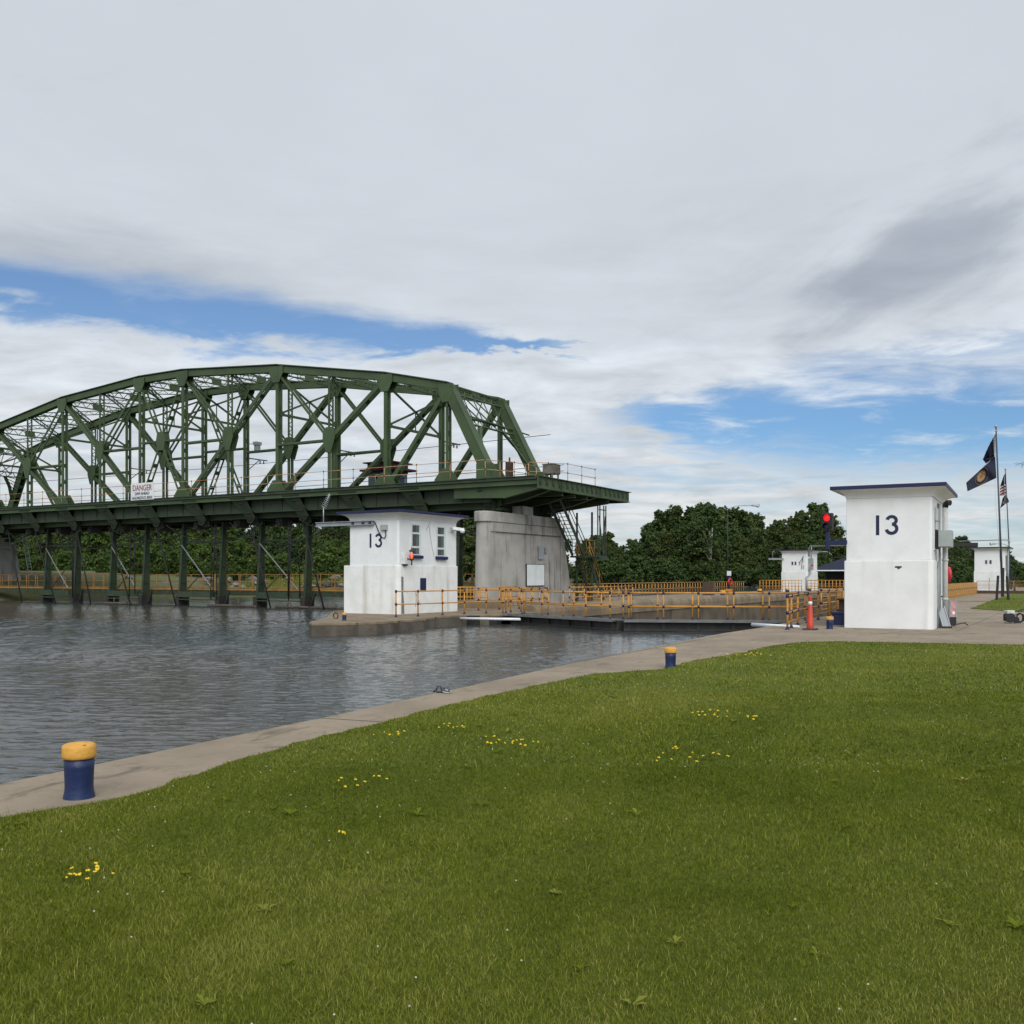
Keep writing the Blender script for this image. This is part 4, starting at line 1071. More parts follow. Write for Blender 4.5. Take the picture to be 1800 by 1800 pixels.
LH = lock_house('white two storey lock house with blue roof edge, 13 painted left, beside the concrete pier', (-29.2, 34.6, 0), 0.0, 2.8, 4.62, (1.21, 1.67, 3.32, 0.64), lowleft=0.33, ledge=2.2, lowmat=WHITEW)
window3(LH, 2.8, 0.88, 1.62, 2.67, 4.08); window3(LH, 2.8, 2.88, 3.62, 2.65, 4.06)
MB().box(2.86, 2.875, 1.56, 2.01, 1.03, 1.62).build('vent_panel', NAVY, LH)
m = MB(); m.plate([(2.852, 0.14, 0.02), (2.852, 0.36, 0.02), (2.852, 0.34, 0.5), (2.852, 0.28, 0.9), (2.852, 0.30, 1.66), (2.852, 0.13, 1.70), (2.852, 0.15, 0.9)], 0.012, (1, 0, 0)); m.build('bare_patch', PATCH, LH)
m = MB(); m.tube([(2.862, 1.2, 0.3), (2.864, 1.25, 0.6), (2.862, 1.22, 1.0)], 0.008, 5); m.tube([(2.862, 1.25, 0.9), (2.862, 1.6, 0.35)], 0.006, 5); m.tube([(2.862, 3.3, 0.6), (2.862, 3.32, 1.1)], 0.012, 5)
m.build('wall_crack', BLKT, LH)
m = MB(); m.tube([(2.803, 2.35, 4.05), (2.806, 2.42, 3.6), (2.803, 2.6, 3.0), (2.803, 2.75, 2.6)], 0.008, 5); m.tube([(2.803, 2.1, 3.85), (2.803, 2.4, 4.2)], 0.008, 5); m.build('loose_wire', BLKT, LH)

ox, oy = -29.2, 34.6
t = thing('boom', 'long grey metal beam fixed flat along the front of the left lock house', 'beam', (ox + 0.2, oy - 0.15, 4.1))
m = MB(); m.box(ox - 1.95, ox + 1.45, oy - 0.20, oy - 0.03, 4.03, 4.06); m.box(ox - 1.95, ox + 1.45, oy - 0.20, oy - 0.03, 4.20, 4.23); m.box(ox - 1.95, ox + 1.45, oy - 0.135, oy - 0.10, 4.06, 4.20)
m.build('channel', GREYP, t)
m = MB(); 
for q in (0.3, 0.9, 1.3): m.box(ox + q - 0.05, ox + q + 0.05, oy - 0.205, oy - 0.14, 4.07, 4.19)
m.build('bolt_plate', DARKM, t)
an = thing('antenna', 'grey zigzag aerial on a short mast at the tip of the grey beam', 'antenna', (ox - 1.5, oy - 0.12, 4.23))
MB().tube([(ox - 1.5, oy - 0.12, 4.22), (ox - 1.5, oy - 0.12, 4.95)], 0.025, 8).build('mast', STEEL, an)
m = MB(); a0 = Vector((ox - 1.5, oy - 0.12, 4.9)); a1 = Vector((ox - 1.12, oy - 0.12, 5.55)); m.tube([a0, a1], 0.018, 6)
for k in range(8):
    p = a0.lerp(a1, (k + 0.5) / 8); s_ = 0.26 - 0.014 * k; m.tube([p - Vector((0.75, 0.3, -0.45)) * s_ * 0.6, p + Vector((0.75, 0.3, -0.45)) * s_ * 0.6], 0.012, 5)
m.build('aerial', STEEL, an)
jb = thing('junction_box', 'small grey junction box with looped cable on the lock house front', 'junction box', (ox + 2.02, oy - 0.05, 3.95))
MB().box(ox + 1.87, ox + 2.20, oy - 0.14, oy - 0.002, 3.78, 4.02).build('box', GREYC, jb, bevel=0.01)
MB().tube([(ox + 1.45, oy - 0.06, 4.2), (ox + 1.55, oy - 0.08, 4.1), (ox + 1.72, oy - 0.06, 3.72), (ox + 1.90, oy - 0.04, 3.45), (ox + 2.05, oy - 0.04, 3.42), (ox + 2.13, oy - 0.05, 3.55), (ox + 2.10, oy - 0.07, 3.8)], 0.022, 6).build('cable', CABLE, jb)
wl = thing('wall_lantern', 'glowing orange lantern on a white box at the corner of the left lock house', 'lantern', (ox + 2.95, oy + 0.55, 2.4))
MB().box(ox + 2.80, ox + 2.98, oy + 0.20, oy + 0.50, 2.25, 2.72).build('meter_box', FRAMEW, wl, bevel=0.01)
MB().box(ox + 2.82, ox + 2.96, oy + 0.22, oy + 0.48, 2.18, 2.25).build('box_base', DARKM, wl)
lx, ly = ox + 3.12, oy + 0.55
m = MB(); m.tube([(ox + 2.98, oy + 0.4, 2.50), (lx, ly, 2.42)], 0.025, 6); m.tube([(lx, ly, 2.2), (lx, ly, 2.44)], 0.03, 8); m.lathe([(0.02, 0.0), (0.13, 0.02), (0.13, 0.05), (0.03, 0.12), (0.02, 0.2)], (lx, ly, 2.80), 12); m.lathe([(0.06, 0), (0.11, 0.02), (0.11, 0.05), (0.05, 0.06)], (lx, ly, 2.42), 12)
for k in range(4): t_ = k * math.pi / 2; m.tube([(lx + 0.10 * math.cos(t_), ly + 0.10 * math.sin(t_), 2.46), (lx + 0.10 * math.cos(t_), ly + 0.10 * math.sin(t_), 2.82)], 0.008, 5)
m.build('lantern_frame', DARKM, wl)
m = MB(); m.lathe([(0.03, 0.03), (0.06, 0.05), (0.066, 0.15), (0.06, 0.26), (0.03, 0.28)], (lx, ly, 2.47), 12); m.build('glowing_globe', emat('orange lamp glow', (1.0, 0.13, 0.05), 1.0), wl)
cm = thing('security_camera', 'white security camera on a bracket at the rear corner of the left lock house', 'camera', (ox + 3.1, oy + 4.3, 3.95))
m = MB(); m.box(ox + 2.80, ox + 2.84, oy + 4.0, oy + 4.35, 3.85, 4.05); m.bar((ox + 2.84, oy + 4.2, 3.92), (ox + 3.2, oy + 4.2, 3.92), 0.06, 0.06); m.build('bracket', FRAMEW, cm)
m = MB(); m.bar((ox + 2.95, oy + 4.05, 4.02), (ox + 3.35, oy + 4.45, 3.95), 0.18, 0.14); m.lathe([(0.02, 0.0), (0.10, 0.04), (0.13, 0.12), (0.13, 0.16)], (ox + 3.3, oy + 4.4, 3.78), 12); m.build('housing', WHITEP, cm)

RHX, RHY, RHZ = -6.82, 33.28, R(2.5)
RH = lock_house('large white lock house with flared cornice, 13 painted on its front, nearest on the right', (RHX, RHY, 0), RHZ, 2.62, 4.5, (0.98, 1.41, 3.37, 0.65))
def rw(x, y, z=0.0):
    c, s_ = math.cos(RHZ), math.sin(RHZ)
    return (RHX + x * c - y * s_, RHY + x * s_ + y * c, z)
w_ = 2.62
f = MB().box(w_ - 0.02, w_ + 0.03, 0.55, 1.15, 2.55, 4.0).build('window', FRAMEW, RH); MB().box(w_ + 0.012, w_ + 0.036, 0.63, 1.07, 2.62, 3.93).build('pane', GLASS, f)
MB().box(w_ - 0.01, w_ + 0.05, 2.0, 2.35, 4.02, 4.16).build('air_brick', RUSTB, RH)
m = MB(); m.tube([(w_ + 0.12, 1.35, 0.0), (w_ + 0.12, 1.35, 4.1)], 0.035, 8); m.tube([(w_ + 0.12, 1.55, 0.0), (w_ + 0.12, 1.55, 2.5)], 0.03, 8); m.tube([(w_ + 0.10, 1.2, 0.0), (w_ + 0.10, 1.2, 2.2)], 0.025, 8)
for z in (0.6, 2.0, 3.5): m.box(w_, w_ + 0.14, 1.3, 1.4, z, z + 0.05)
m.build('conduit', GREYP, RH)
m = MB(); m.box(1.52, 1.72, -0.062, -0.049, 1.98, 2.03); m.box(1.60, 1.66, -0.066, -0.049, 1.94, 1.99); m.build('wall_fitting', BLKT, RH)
pp = local_thing('downpipe', 'thick white vertical pipe with black top beside the right lock house', 'pipe', rw(w_ + 0.26, 1.75), None, RHZ)
m = MB(); m.tube([(0, 0, 0), (0, 0, 4.02)], 0.085, 14)
for z in (0.9, 2.2, 3.0): m.lathe([(0.085, 0), (0.105, 0.01), (0.105, 0.07), (0.085, 0.08)], (0, 0, z), 14)
m.build('pipe', pmat('off white pipe', (0.50, 0.50, 0.47), (0.42, 0.42, 0.40), 3, 0.6), pp)
m = MB(); m.tube([(0, 0, 4.0), (0.02, 0, 4.12), (0.08, -0.05, 4.15), (0.16, -0.1, 4.14)], 0.095, 12); m.build('bend', BLKP, pp)
m = MB(); m.box(-0.26, -0.08, -0.02, 0.02, 1.0, 1.05); m.box(-0.26, -0.08, -0.02, 0.02, 3.1, 3.15); m.build('bracket', DARKM, pp)
cbx = local_thing('electrical_cabinet', 'grey metal electrical cabinet mounted on the side of the right lock house', 'cabinet', rw(w_ + 0.1, 1.2, 2.6), None, RHZ)
MB().box(0.02, 0.42, -0.45, 0.35, 0.05, 0.60).build('box', GREYC, cbx, bevel=0.012)
MB().box(0.03, 0.41, -0.475, -0.452, 0.07, 0.58).build('door', GREYC, cbx, bevel=0.006)
MB().box(-0.09, 0.02, -0.4, -0.34, 0.0, 0.62).build('mounting_rail', DARKM, cbx); MB().box(-0.09, 0.02, 0.2, 0.26, 0.0, 0.62).build('mounting_rail', DARKM, cbx)

# far lock houses
FL_ = lock_house('distant white lock house at the far left end of the lock, with cables on it', (-29.27, 108.8, 0), 0.0, 2.8, 4.62, None)
FR_ = lock_house('distant white lock house at the far right end of the lock behind the flagpoles', (-9.7, 108.8, 0), 0.0, 2.8, 4.62, None)
for hh, xs in ((FL_, (1.18, 1.52)), (FR_, (1.08, 1.48))):
    for x in xs:
        f = MB().box(x - 0.10, x + 0.10, -0.03, 0.02, 2.95, 3.35).build('window', GREYP, hh); MB().box(x - 0.075, x + 0.075, -0.036, -0.031, 2.99, 3.31).build('pane', GLASS, f)
m = MB()
rr = random.Random(2)
for k in range(7):
    x = 2.15 + rr.uniform(-0.2, 0.3); z = 2.6 + k * 0.19; m.box(x - 0.05, x + 0.04, -0.08, -0.002, z, z + 0.06)
m.tube([(2.2, -0.05, 2.5), (2.25, -0.05, 3.4), (2.4, -0.05, 4.0)], 0.025, 6); m.tube([(1.9, -0.05, 3.2), (2.3, -0.05, 3.7)], 0.02, 6)
m.build('cable_bundle', BLKP, FL_)
m = MB(); m.box(2.8, 3.1, 0.4, 1.6, 2.4, 3.7); m.build('cabinet', GREYP, FL_)
m = MB(); m.tube([(3.0, 0.5, 2.4), (3.0, 0.4, 1.9), (2.75, -0.1, 1.6), (2.75, -0.1, 0.2)], 0.10, 8); m.tube([(3.0, 0.9, 3.7), (3.05, 0.9, 5.0)], 0.06, 8); m.build('conduit', GREYP, FL_)
m = MB(); m.box(-1.45, 0.2, -0.2, -0.03, 3.55, 3.75); m.tube([(-1.0, -0.1, 3.7), (-1.0, -0.1, 4.5), (-0.8, -0.1, 4.55)], 0.04, 6); m.build('beam', GREYP, FL_)
m = MB(); m.box(2.8, 3.0, 0.5, 1.4, 1.4, 3.8); m.tube([(3.05, 0.3, 0.0), (3.05, 0.3, 4.6)], 0.08, 8); m.tube([(3.05, 0.3, 4.6), (3.2, 0.3, 5.2), (3.0, 0.3, 5.35), (2.2, 0.3, 5.38), (-1.5, 0.3, 5.30)], 0.05, 6); m.build('conduit', GREYP, FR_)
m = MB(); m.box(-3.1, 0.35, -0.45, -0.2, 4.78, 5.12); m.box(-0.5, 0.3, -0.4, 0.3, 4.66, 4.78); m.build('beam', DARKM, FR_)
m = MB(); m.box(1.35, 1.39, -0.062, -0.051, 1.2, 1.55); m.build('wall_crack', BLKT, FR_)

# ------------------------------------------------------------------ lock gate (two mitred leaves) with its railings
def gate_leaf(label, p0, p1):
    a = Vector((p0[0], p0[1], 0)); b = Vector((p1[0], p1[1], 0)); d = (b - a).normalized(); n = Vector((d.y, -d.x, 0))
    if n.y > 0: n = -n
    g = thing('lock_gate', label, 'lock gate', (a + b) / 2 + Vector((0, 0, -0.3)), 'upper lock gate leaves')
    m = MB(); m.bar(a + Vector((0, 0, -2.6)), b + Vector((0, 0, -2.6)), 0.55, 5.0); m.build('leaf', BLACKST, g)
    m = MB()
    for z in (-0.08, -0.42): m.bar(a + n * 0.34 + Vector((0, 0, z)), b + n * 0.34 + Vector((0, 0, z)), 0.13, 0.08)
    k = 5
    for i in range(k + 1):
        p = a.lerp(b, 0.03 + 0.94 * i / k); m.bar(p + n * 0.33 + Vector((0, 0, -0.05)), p + n * 0.33 + Vector((0, 0, -1.2)), 0.06, 0.14, d)
    m.build('girder', BLACKST, g)
    m = MB(); m.bar(a + Vector((0, 0, -0.06)), b + Vector((0, 0, -0.06)), 1.15, 0.05); m.build('footway', pmat('grey gate planks', (0.11, 0.11, 0.105), (0.075, 0.075, 0.07), 2, 0.8), g)
    m = MB(); m.bar(a + n * 0.57 + Vector((0, 0, -0.05)), b + n * 0.57 + Vector((0, 0, -0.05)), 0.03, 0.11); m.build('edge_strip', pmat('worn grey edge', (0.16, 0.16, 0.15), None, 3, 0.7), g)
    return g
GL0, GM, GR0 = (-22.7, 38.45), (-15.85, 35.45), (-9.3, 38.4)
gate_leaf('left leaf of the black lock gate, running from the lock wall to mid channel', GL0, (GM[0] - 0.02, GM[1]))
gate_leaf('right leaf of the black lock gate, running to the right hand quay', (GM[0] + 0.02, GM[1]), GR0)
RG = 'yellow tube railings with navy knobs around the lock'
def gpt(p0, p1, t, off):
    a = Vector((p0[0], p0[1], 0)); b = Vector((p1[0], p1[1], 0)); d = (b - a).normalized(); n = Vector((d.y, -d.x, 0))
    if n.y > 0: n = -n
    q = a.lerp(b, t) + n * off; return (q.x, q.y, -0.03)
railing('railing', 'yellow railing on the water side of the left lock gate leaf', 'railing', [gpt(GL0, GM, -0.02, 0.5), gpt(GL0, GM, 0.97, 0.5)], 1.07, 5, group=RG)
railing('railing', 'yellow railing on the far side of the left lock gate leaf', 'railing', [gpt(GL0, GM, 0.02, -0.5), gpt(GL0, GM, 0.99, -0.5)], 1.07, 4, group=RG)
railing('railing', 'yellow railing on the water side of the right lock gate leaf', 'railing', [gpt(GM, GR0, 0.03, 0.5), gpt(GM, GR0, 0.97, 0.5)], 1.07, 5, group=RG)
railing('railing', 'yellow railing on the far side of the right lock gate leaf', 'railing', [gpt(GM, GR0, 0.0, -0.5), gpt(GM, GR0, 0.96, -0.5)], 1.07, 5, group=RG)

# railings on the island
r1 = [G(691, 1085), G(715, 1083), G(750, 1080.5), G(783, 1078), G(813, 1076.5)]
railing('railing', 'yellow railing in front of the left lock house, standing on the pointed wall', 'railing', [(p[0], p[1], 0) for p in ((-24.62, 32.1), (-24.3, 33.2), (-24.15, 34.8), (-24.0, 36.3), (-23.6, 37.5), (-22.9, 38.1))], 1.07, 1, group=RG)
railing('railing', 'yellow railing beside the lock between the gate and the bridge pier', 'railing', [(-23.3, 39.2, 0), (-23.5, 41.5, 0), (-24.4, 44.8, 0)], 1.07, 2, group=RG)
railing('railing', 'short yellow railing just right of the left lock house, below the pier', 'railing', [(-26.0, 40.6, 0), (-25.4, 43.6, 0), (-25.4, 46.4, 0)], 1.07, 2, group=RG)
railing('railing', 'three bar yellow railing between the left lock house and the concrete pier', 'railing', [(-31.2, 46.2, 0), (-28.3, 48.4, 0), (-27.6, 45.2, 0)], 1.10, 4, group=RG, extra=(0.25, 0.75), knob=False)
railing('railing', 'double row of yellow rails at the foot of the pier behind the lock house', 'railing', [(-31.0, 44.4, 0.0), (-28.6, 45.6, 0.0)], 1.07, 7, group=RG, extra=(0.25, 0.35, 0.75), knob=False)
single(MB().box(-30.8, -26.2, 43.2, 43.6, -0.05, 0.42), 'kerb_wall', CONCW, 'low concrete kerb wall below the yellow rails beside the lock house', 'kerb', (-28, 43.4, 0))
# long railing on the river side of the lock wall
railing('railing', 'long yellow railing on the river side of the lock wall beyond the pier', 'railing', [(-33.0, 60.5, 0.0), (-33.0, 80, 0.02), (-32.8, 106, 0.02)], 1.1, None, 0.72, group=RG, r=0.034, knob=True)
railing('railing', 'yellow railing by the foot of the steel stair, right of the pier', 'railing', [(-28.4, 58.2, 0.0), (-30.0, 61.0, 0.0), (-33.0, 61.4, 0.0)], 1.07, 3, group=RG, extra=(0.25, 0.75))
railing('railing', 'yellow railing in front of the far left lock house', 'railing', [(-30.5, 104.5, 0.02), (-26.0, 104.5, 0.02)], 1.25, None, 0.35, group=RG, r=0.04, knob=False, extra=(0.25, 0.75))
railing('railing', 'yellow railing along the far lock gate', 'railing', [(-25.8, 106.2, 0.02), (-22.0, 106.0, 0.02), (-19.0, 104.6, 0.02)], 1.25, None, 0.4, group=RG, r=0.04, knob=False, extra=(0.3, 0.7))
gatef = MB(); gatef.bar((-22.6, 106.4, -3), (-15.8, 103.6, -3), 0.6, 5.7); gatef.bar((-15.8, 103.6, -3), (-9.5, 106.4, -3), 0.6, 5.7)
single(gatef, 'lock_gate', pmat('grey far gate', (0.17, 0.165, 0.15), (0.12, 0.115, 0.105), 1, 0.8), 'grey lock gate closing the far end of the chamber', 'lock gate', (-15.8, 104, 0))
# right quay railings
qb = [(-8.15, 30.95), (-8.3, 32.0), (-8.55, 33.8), (-8.75, 36.0), (-8.95, 38.5), (-9.1, 40.9)]
railing('railing', 'yellow railing on the quay beside the orange cone, its posts close together', 'railing', [(x, y, 0) for x, y in qb], 1.07, 1, group=RG, extra=(0.22, 0.72), r=0.034)
railing('railing', 'second yellow railing behind the first one on the right quay', 'railing', [(-8.0, 36.2, 0), (-8.4, 40.2, 0), (-9.0, 42.2, 0)], 1.10, 2, group=RG, extra=(0.2, 0.4, 0.65, 0.8), r=0.034, knob=False)
railing('railing', 'yellow rounded gate rail half hidden by the large lock house', 'railing', [(-7.55, 38.2, 0), (-6.6, 38.4, 0)], 1.05, 2, group=RG, extra=(0.2, 0.35, 0.65, 0.8), r=0.036, knob=False)
railing('railing', 'yellow railing along the chamber edge behind the quay railings, left of the large house', 'railing', [(-9.75, 42.5, 0), (-9.75, 60, 0), (-9.75, 77, 0)], 1.1, None, 1.5, group=RG, extra=(0.25, 0.75), r=0.034)
railing('railing', 'yellow railing on the lock wall to the right of the steel stair foot', 'railing', [(-24.2, 47.0, 0.02), (-24.0, 52.0, 0.02), (-24.6, 56.5, 0.02)], 1.07, 3, group=RG, extra=(0.25,))
# solid yellow barrier along the right wall and the railing by the far right house
br_ = thing('barrier', 'row of solid yellow barrier panels along the right edge of the lock', 'barrier', (-9.2, 90, 0))
for i in range(16):
    y0 = 78 + i * 1.72
    m = MB(); m.box(-9.25, -9.17, y0 + 0.04, y0 + 1.66, 0.10, 1.12); m.box(-9.27, -9.15, y0 + 0.1, y0 + 0.3, 0.0, 0.12); m.box(-9.27, -9.15, y0 + 1.4, y0 + 1.6, 0.0, 0.12)
    m.cur = 1
    m.box(-9.168, -9.165, y0 + 0.3, y0 + 0.75, 0.52, 0.64); m.box(-9.168, -9.165, y0 + 1.0, y0 + 1.45, 0.58, 0.70); m.box(-9.168, -9.165, y0 + 0.4, y0 + 0.5, 0.2, 0.52)
    m.build('panel', [YEL, JOINT], br_)
railing('railing', 'low railing on a rusty kerb in front of the far right lock house', 'railing', [(-9.2, 105.8, 0.28), (-4.9, 105.8, 0.28)], 0.95, 4, group=RG, extra=(0.2, 0.35, 0.65, 0.8), knob=False, mats=(YELD, NAVY))
single(MB().box(-9.3, -4.8, 105.6, 106.0, 0, 0.3), 'kerb_wall', RUSTB, 'rusty low kerb under the railing by the far right lock house', 'kerb', (-7, 105.8, 0))

# white pipes at both ends of the gate
xl = D(804, 1087, 42.6); xr = D(914, 1088.5, 41.0)
single(MB().tube([xl, xr], 0.055, 10), 'pipe', WHITEP, 'white pipe lying along the left end of the lock gate', 'pipe', xl)
xl = D(1322, 1098, 34.2); xr = D(1404, 1102.5, 32.3)
single(MB().tube([xl, xr], 0.065, 10), 'pipe', WHITEP, 'white pipe lying at the right end of the lock gate, below the railing', 'pipe', xl)
m = MB(); m.box(-24.05, -23.3, 35.9, 36.9, -0.75, -0.06); m.box(-23.6, -22.6, 36.8, 38.0, -0.6, -0.12)
single(m, 'gate_anchor', BLACKST, 'black rusty steel anchor block where the left gate meets the lock wall', 'anchor', (-23.6, 36.5, -0.3))

# ------------------------------------------------------------------ steel stair tower right of the pier
st = thing('steel_stair', 'steep dark green steel stair in two flights between bridge deck and lock wall', 'stair', (-28.0, 57, 0))
def flight(p0, p1, w, name_t, steps):
    p0 = Vector(p0); p1 = Vector(p1)
    for s_ in (0, w): MB().bar(p0 + Vector((s_, 0, 0)), p1 + Vector((s_, 0, 0)), 0.05, 0.24).build('stringer', GREEND, st)
    m = MB()
    for k in range(steps):
        c = p0.lerp(p1, (k + 0.5) / steps); m.box(c.x, c.x + w, c.y - 0.11, c.y + 0.11, c.z - 0.015, c.z + 0.015)
    m.build('treads', GREEND, st)
def hand(p0, p1, w, mat):
    p0 = Vector(p0); p1 = Vector(p1)
    for s_ in (-0.04, w + 0.04):
        o = Vector((s_, 0, 0)); m = MB()
        for h in (0.55, 1.0): m.tube([p0 + o + Vector((0, 0, h)), p1 + o + Vector((0, 0, h))], 0.026, 6)
        for t_ in (0.0, 0.33, 0.66, 1.0): q = p0.lerp(p1, t_) + o; m.tube([q, q + Vector((0, 0, 1.0))], 0.026, 6)
        m.build('handrail', mat, st)
flight((-28.75, 52.9, 6.45), (-28.75, 56.3, 3.05), 0.85, 't', 15); hand((-28.75, 52.9, 6.45), (-28.75, 56.3, 3.05), 0.85, GREEND)
MB().box(-28.9, -26.8, 56.2, 57.4, 2.92, 3.04).build('landing', GREEND, st)
flight((-28.6, 56.6, 2.95), (-28.6, 58.9, 0.0), 0.85, 't', 13); hand((-28.6, 56.6, 2.95), (-28.6, 58.9, 0.0), 0.85, YELD)
m = MB()
for a in (-27.0, -26.85):
    for b in (56.4, 57.3): m.bar((a, b, 2.9), (a, b, 6.3), 0.06, 0.06)
m.bar((-26.9, 56.4, 6.0), (-26.9, 57.3, 6.0), 0.06, 0.06); m.bar((-26.9, 56.4, 5.6), (-26.9, 57.0, 3.0), 0.06, 0.06); m.bar((-26.9, 57.3, 5.6), (-26.9, 57.0, 3.0), 0.05, 0.05)
m.box(-27.1, -26.7, 56.3, 57.4, 2.75, 2.92); m.build('hanging_frame', GREEND, st)
m = MB()
for x_, y_ in ((-28.9, 57.2), (-27.8, 57.2)): m.bar((x_, y_, 0), (x_, y_, 5.9), 0.10, 0.10)
m.bar((-28.9, 57.2, 0.3), (-27.8, 57.2, 2.9), 0.05, 0.05); m.build('leg', GREEND, st)
m = MB()
for h in (0.5, 1.0): m.tube([(-28.9, 57.4, 3.04 + h), (-27.7, 57.4, 3.04 + h), (-27.7, 56.3, 3.04 + h)], 0.026, 6)
for q in ((-28.9, 57.4), (-28.3, 57.4), (-27.7, 57.4)): m.tube([(q[0], q[1], 3.04), (q[0], q[1], 4.04)], 0.026, 6)
m.build('landing_rail', YELD, st)

# ------------------------------------------------------------------ bollards
def bollard_meshes(h=0.425, r=0.113):
    m = MB(); m.lathe([(r * 1.05, 0.0), (r * 1.03, 0.012), (r * 0.96, 0.05), (r * 0.93, 0.09), (r * 0.95, 0.16), (r * 0.98, 0.24), (r * 1.0, h - 0.11)], n=28)
    b = m.mesh('shaft', NAVYB)
    m = MB(); m.lathe([(r * 0.98, h - 0.115), (r * 1.10, h - 0.112), (r * 1.12, h - 0.09), (r * 1.12, h - 0.03), (r * 1.06, h - 0.012), (r * 0.85, h), (r * 0.3, h + 0.004)], n=28)
    m.lathe([(r * 0.42, h - 0.002), (r * 0.40, h + 0.008), (r * 0.1, h + 0.009)], (r * 0.1, 0, 0), 16)
    m.lathe([(0.012, 0), (0.01, 0.01), (0.002, 0.012)], (r * 0.75, -r * 0.6, h + 0.0), 8)
    c = m.mesh('cap', YELB)
    return b, c
BB, BC = bollard_meshes()
def bollard(label, x, y, z=0.0, sc=1.0, rz=0.0, group='blue mooring bollards with yellow caps'):
    t = thing('bollard', label, 'bollard', (x, y, z), group); ORG[t] = (0, 0, 0); t.scale = (sc, sc, sc); t.rotation_euler = (0, 0, rz)
    for nm, me in (('shaft', BB), ('cap', BC)):
        o = bpy.data.objects.new(nm, me); COL.objects.link(o); o.parent = t; ORG[o] = (0, 0, 0)
    return t
p = G(124, 1407); bollard('large navy bollard with yellow cap in the left foreground at the lawn edge', p[0] - 0.04, p[1] + 0.10, 0, 0.98, 0.4)
p = G(1175, 1175); bollard('navy bollard with yellow cap where lawn meets coping, in mid picture', p[0], p[1] + 0.1, 0, 0.90, 2.0)
p = G(1457, 1106); bollard('small navy bollard with yellow cap next to the orange cone', p[0], p[1] + 0.1, 0, 0.95, 1.0)
p = G(605, 1091); bollard('low yellow topped bollard on the pointed end of the lock wall', p[0], p[1], 0, 0.72, 0.0)
for px, y_, lab in ((1270, 70.0, 'bollard on the left lock wall just left of the life ring post'), (1335, 79.0, 'bollard on the left lock wall midway to the far lock house'), (1384, 86.5, 'bollard on the left lock wall in front of the far lock house'), (1422, 95.0, 'farthest bollard on the left lock wall')):
    bollard('tiny yellow capped ' + lab, on_y(px, y_) , y_, 0.02, 1.9 if False else 1.5)
bx_ = -23.6
p = G(590, 1087.5); ring = [(p[0] + 0.12 * math.cos(t_), p[1], 0.12 + 0.12 * math.sin(t_)) for t_ in [k * math.pi / 8 for k in range(17)]]
single(MB().tube(ring, 0.025, 6, False), 'mooring_ring', DARKM, 'black iron ring standing beside the bollard on the pointed wall', 'ring', (p[0], p[1], 0))

# ------------------------------------------------------------------ things on the right quay
p = G(1422, 1107.5)
cn = thing('traffic_cone', 'tall orange traffic cone with white band and black base on the quay', 'traffic cone', (p[0], p[1] + 0.15, 0)); ORG[cn] = (0, 0, 0)
m = MB(); m.prism([(-0.21, -0.21), (0.21, -0.21), (0.21, 0.21), (-0.21, 0.21)], 0, 0.05, [(-0.19, -0.19), (0.19, -0.19), (0.19, 0.19), (-0.19, 0.19)]); m.build('base', BLKP, cn)
m = MB(); m.lathe([(0.115, 0.05), (0.110, 0.10), (0.106, 0.22), (0.100, 0.225), (0.094, 0.38), (0.088, 0.385), (0.080, 0.55), (0.075, 0.555), (0.064, 0.78), (0.060, 0.785), (0.050, 0.98), (0.048, 1.02), (0.042, 1.08), (0.02, 1.09)], n=20); m.build('body', ORANGE, cn)
m = MB(); m.lathe([(0.063, 0.80), (0.065, 0.80), (0.059, 0.90), (0.056, 0.90)], n=20); m.build('reflective_band', WHITEP, cn)

sgx, sgy = rw(-0.62, -0.30)[:2]
ts = local_thing('traffic_signal', 'black two lens traffic signal showing red on a bracket by the right lock house', 'traffic signal', rw(-0.56, -0.35, 2.2), None, RHZ)
m = MB(); m.box(-0.18, 0.18, 0.0, 0.24, 1.0, 1.60); m.build('housing', BLKP, ts, bevel=0.02)
for z, nm, mt in ((1.445, 'red_lens', emat('red signal glow', (1.0, 0.012, 0.02), 0.8)), (1.155, 'dark_lens', pmat('unlit lens', (0.012, 0.02, 0.02), None, 5, 0.3))):
    m = MB(); nseg = 20
    vs = [(0.118 * math.cos(2 * math.pi * k / nseg), -0.012, z + 0.118 * math.sin(2 * math.pi * k / nseg)) for k in range(nseg)] + [(0, -0.035, z)]
    m.smooth = True; m._add(vs, [(k, (k + 1) % nseg, nseg) for k in range(nseg)]); m.build(nm, mt, ts)
    m = MB(); m.smooth = True; A_ = [R(-25 + 230 * k / 14) for k in range(15)]
    vs = [(0.135 * math.cos(a), 0.0, z + 0.135 * math.sin(a)) for a in A_] + [(0.13 * math.cos(a), -0.22 + 0.06 * (1 - math.sin(max(0, a) if a < math.pi else math.pi)) , z + 0.13 * math.sin(a) - 0.015) for a in A_]
    m._add(vs, [(k, k + 1, 15 + k + 1, 15 + k) for k in range(14)]); o = m.build('visor', BLKP, ts)
    sd = o.modifiers.new('thick', 'SOLIDIFY'); sd.thickness = 0.006
m = MB(); m.bar((0.0, 0.12, 0.40), (0.0, 0.12, 1.02), 0.13, 0.13); m.build('post', NAVY, ts, bevel=0.02)
m = MB(); m.bar((-0.06, 0.12, 0.62), (0.62, 0.12, 0.62), 0.12, 0.14); m.build('bracket_arm', NAVY, ts)
m = MB(); m.tube([(0.0, 0.12, 0.42), (0.05, 0.1, 0.22), (0.2, 0.1, 0.12), (0.56, 0.12, 0.12)], 0.016, 6); m.build('cable', CABLE, ts)
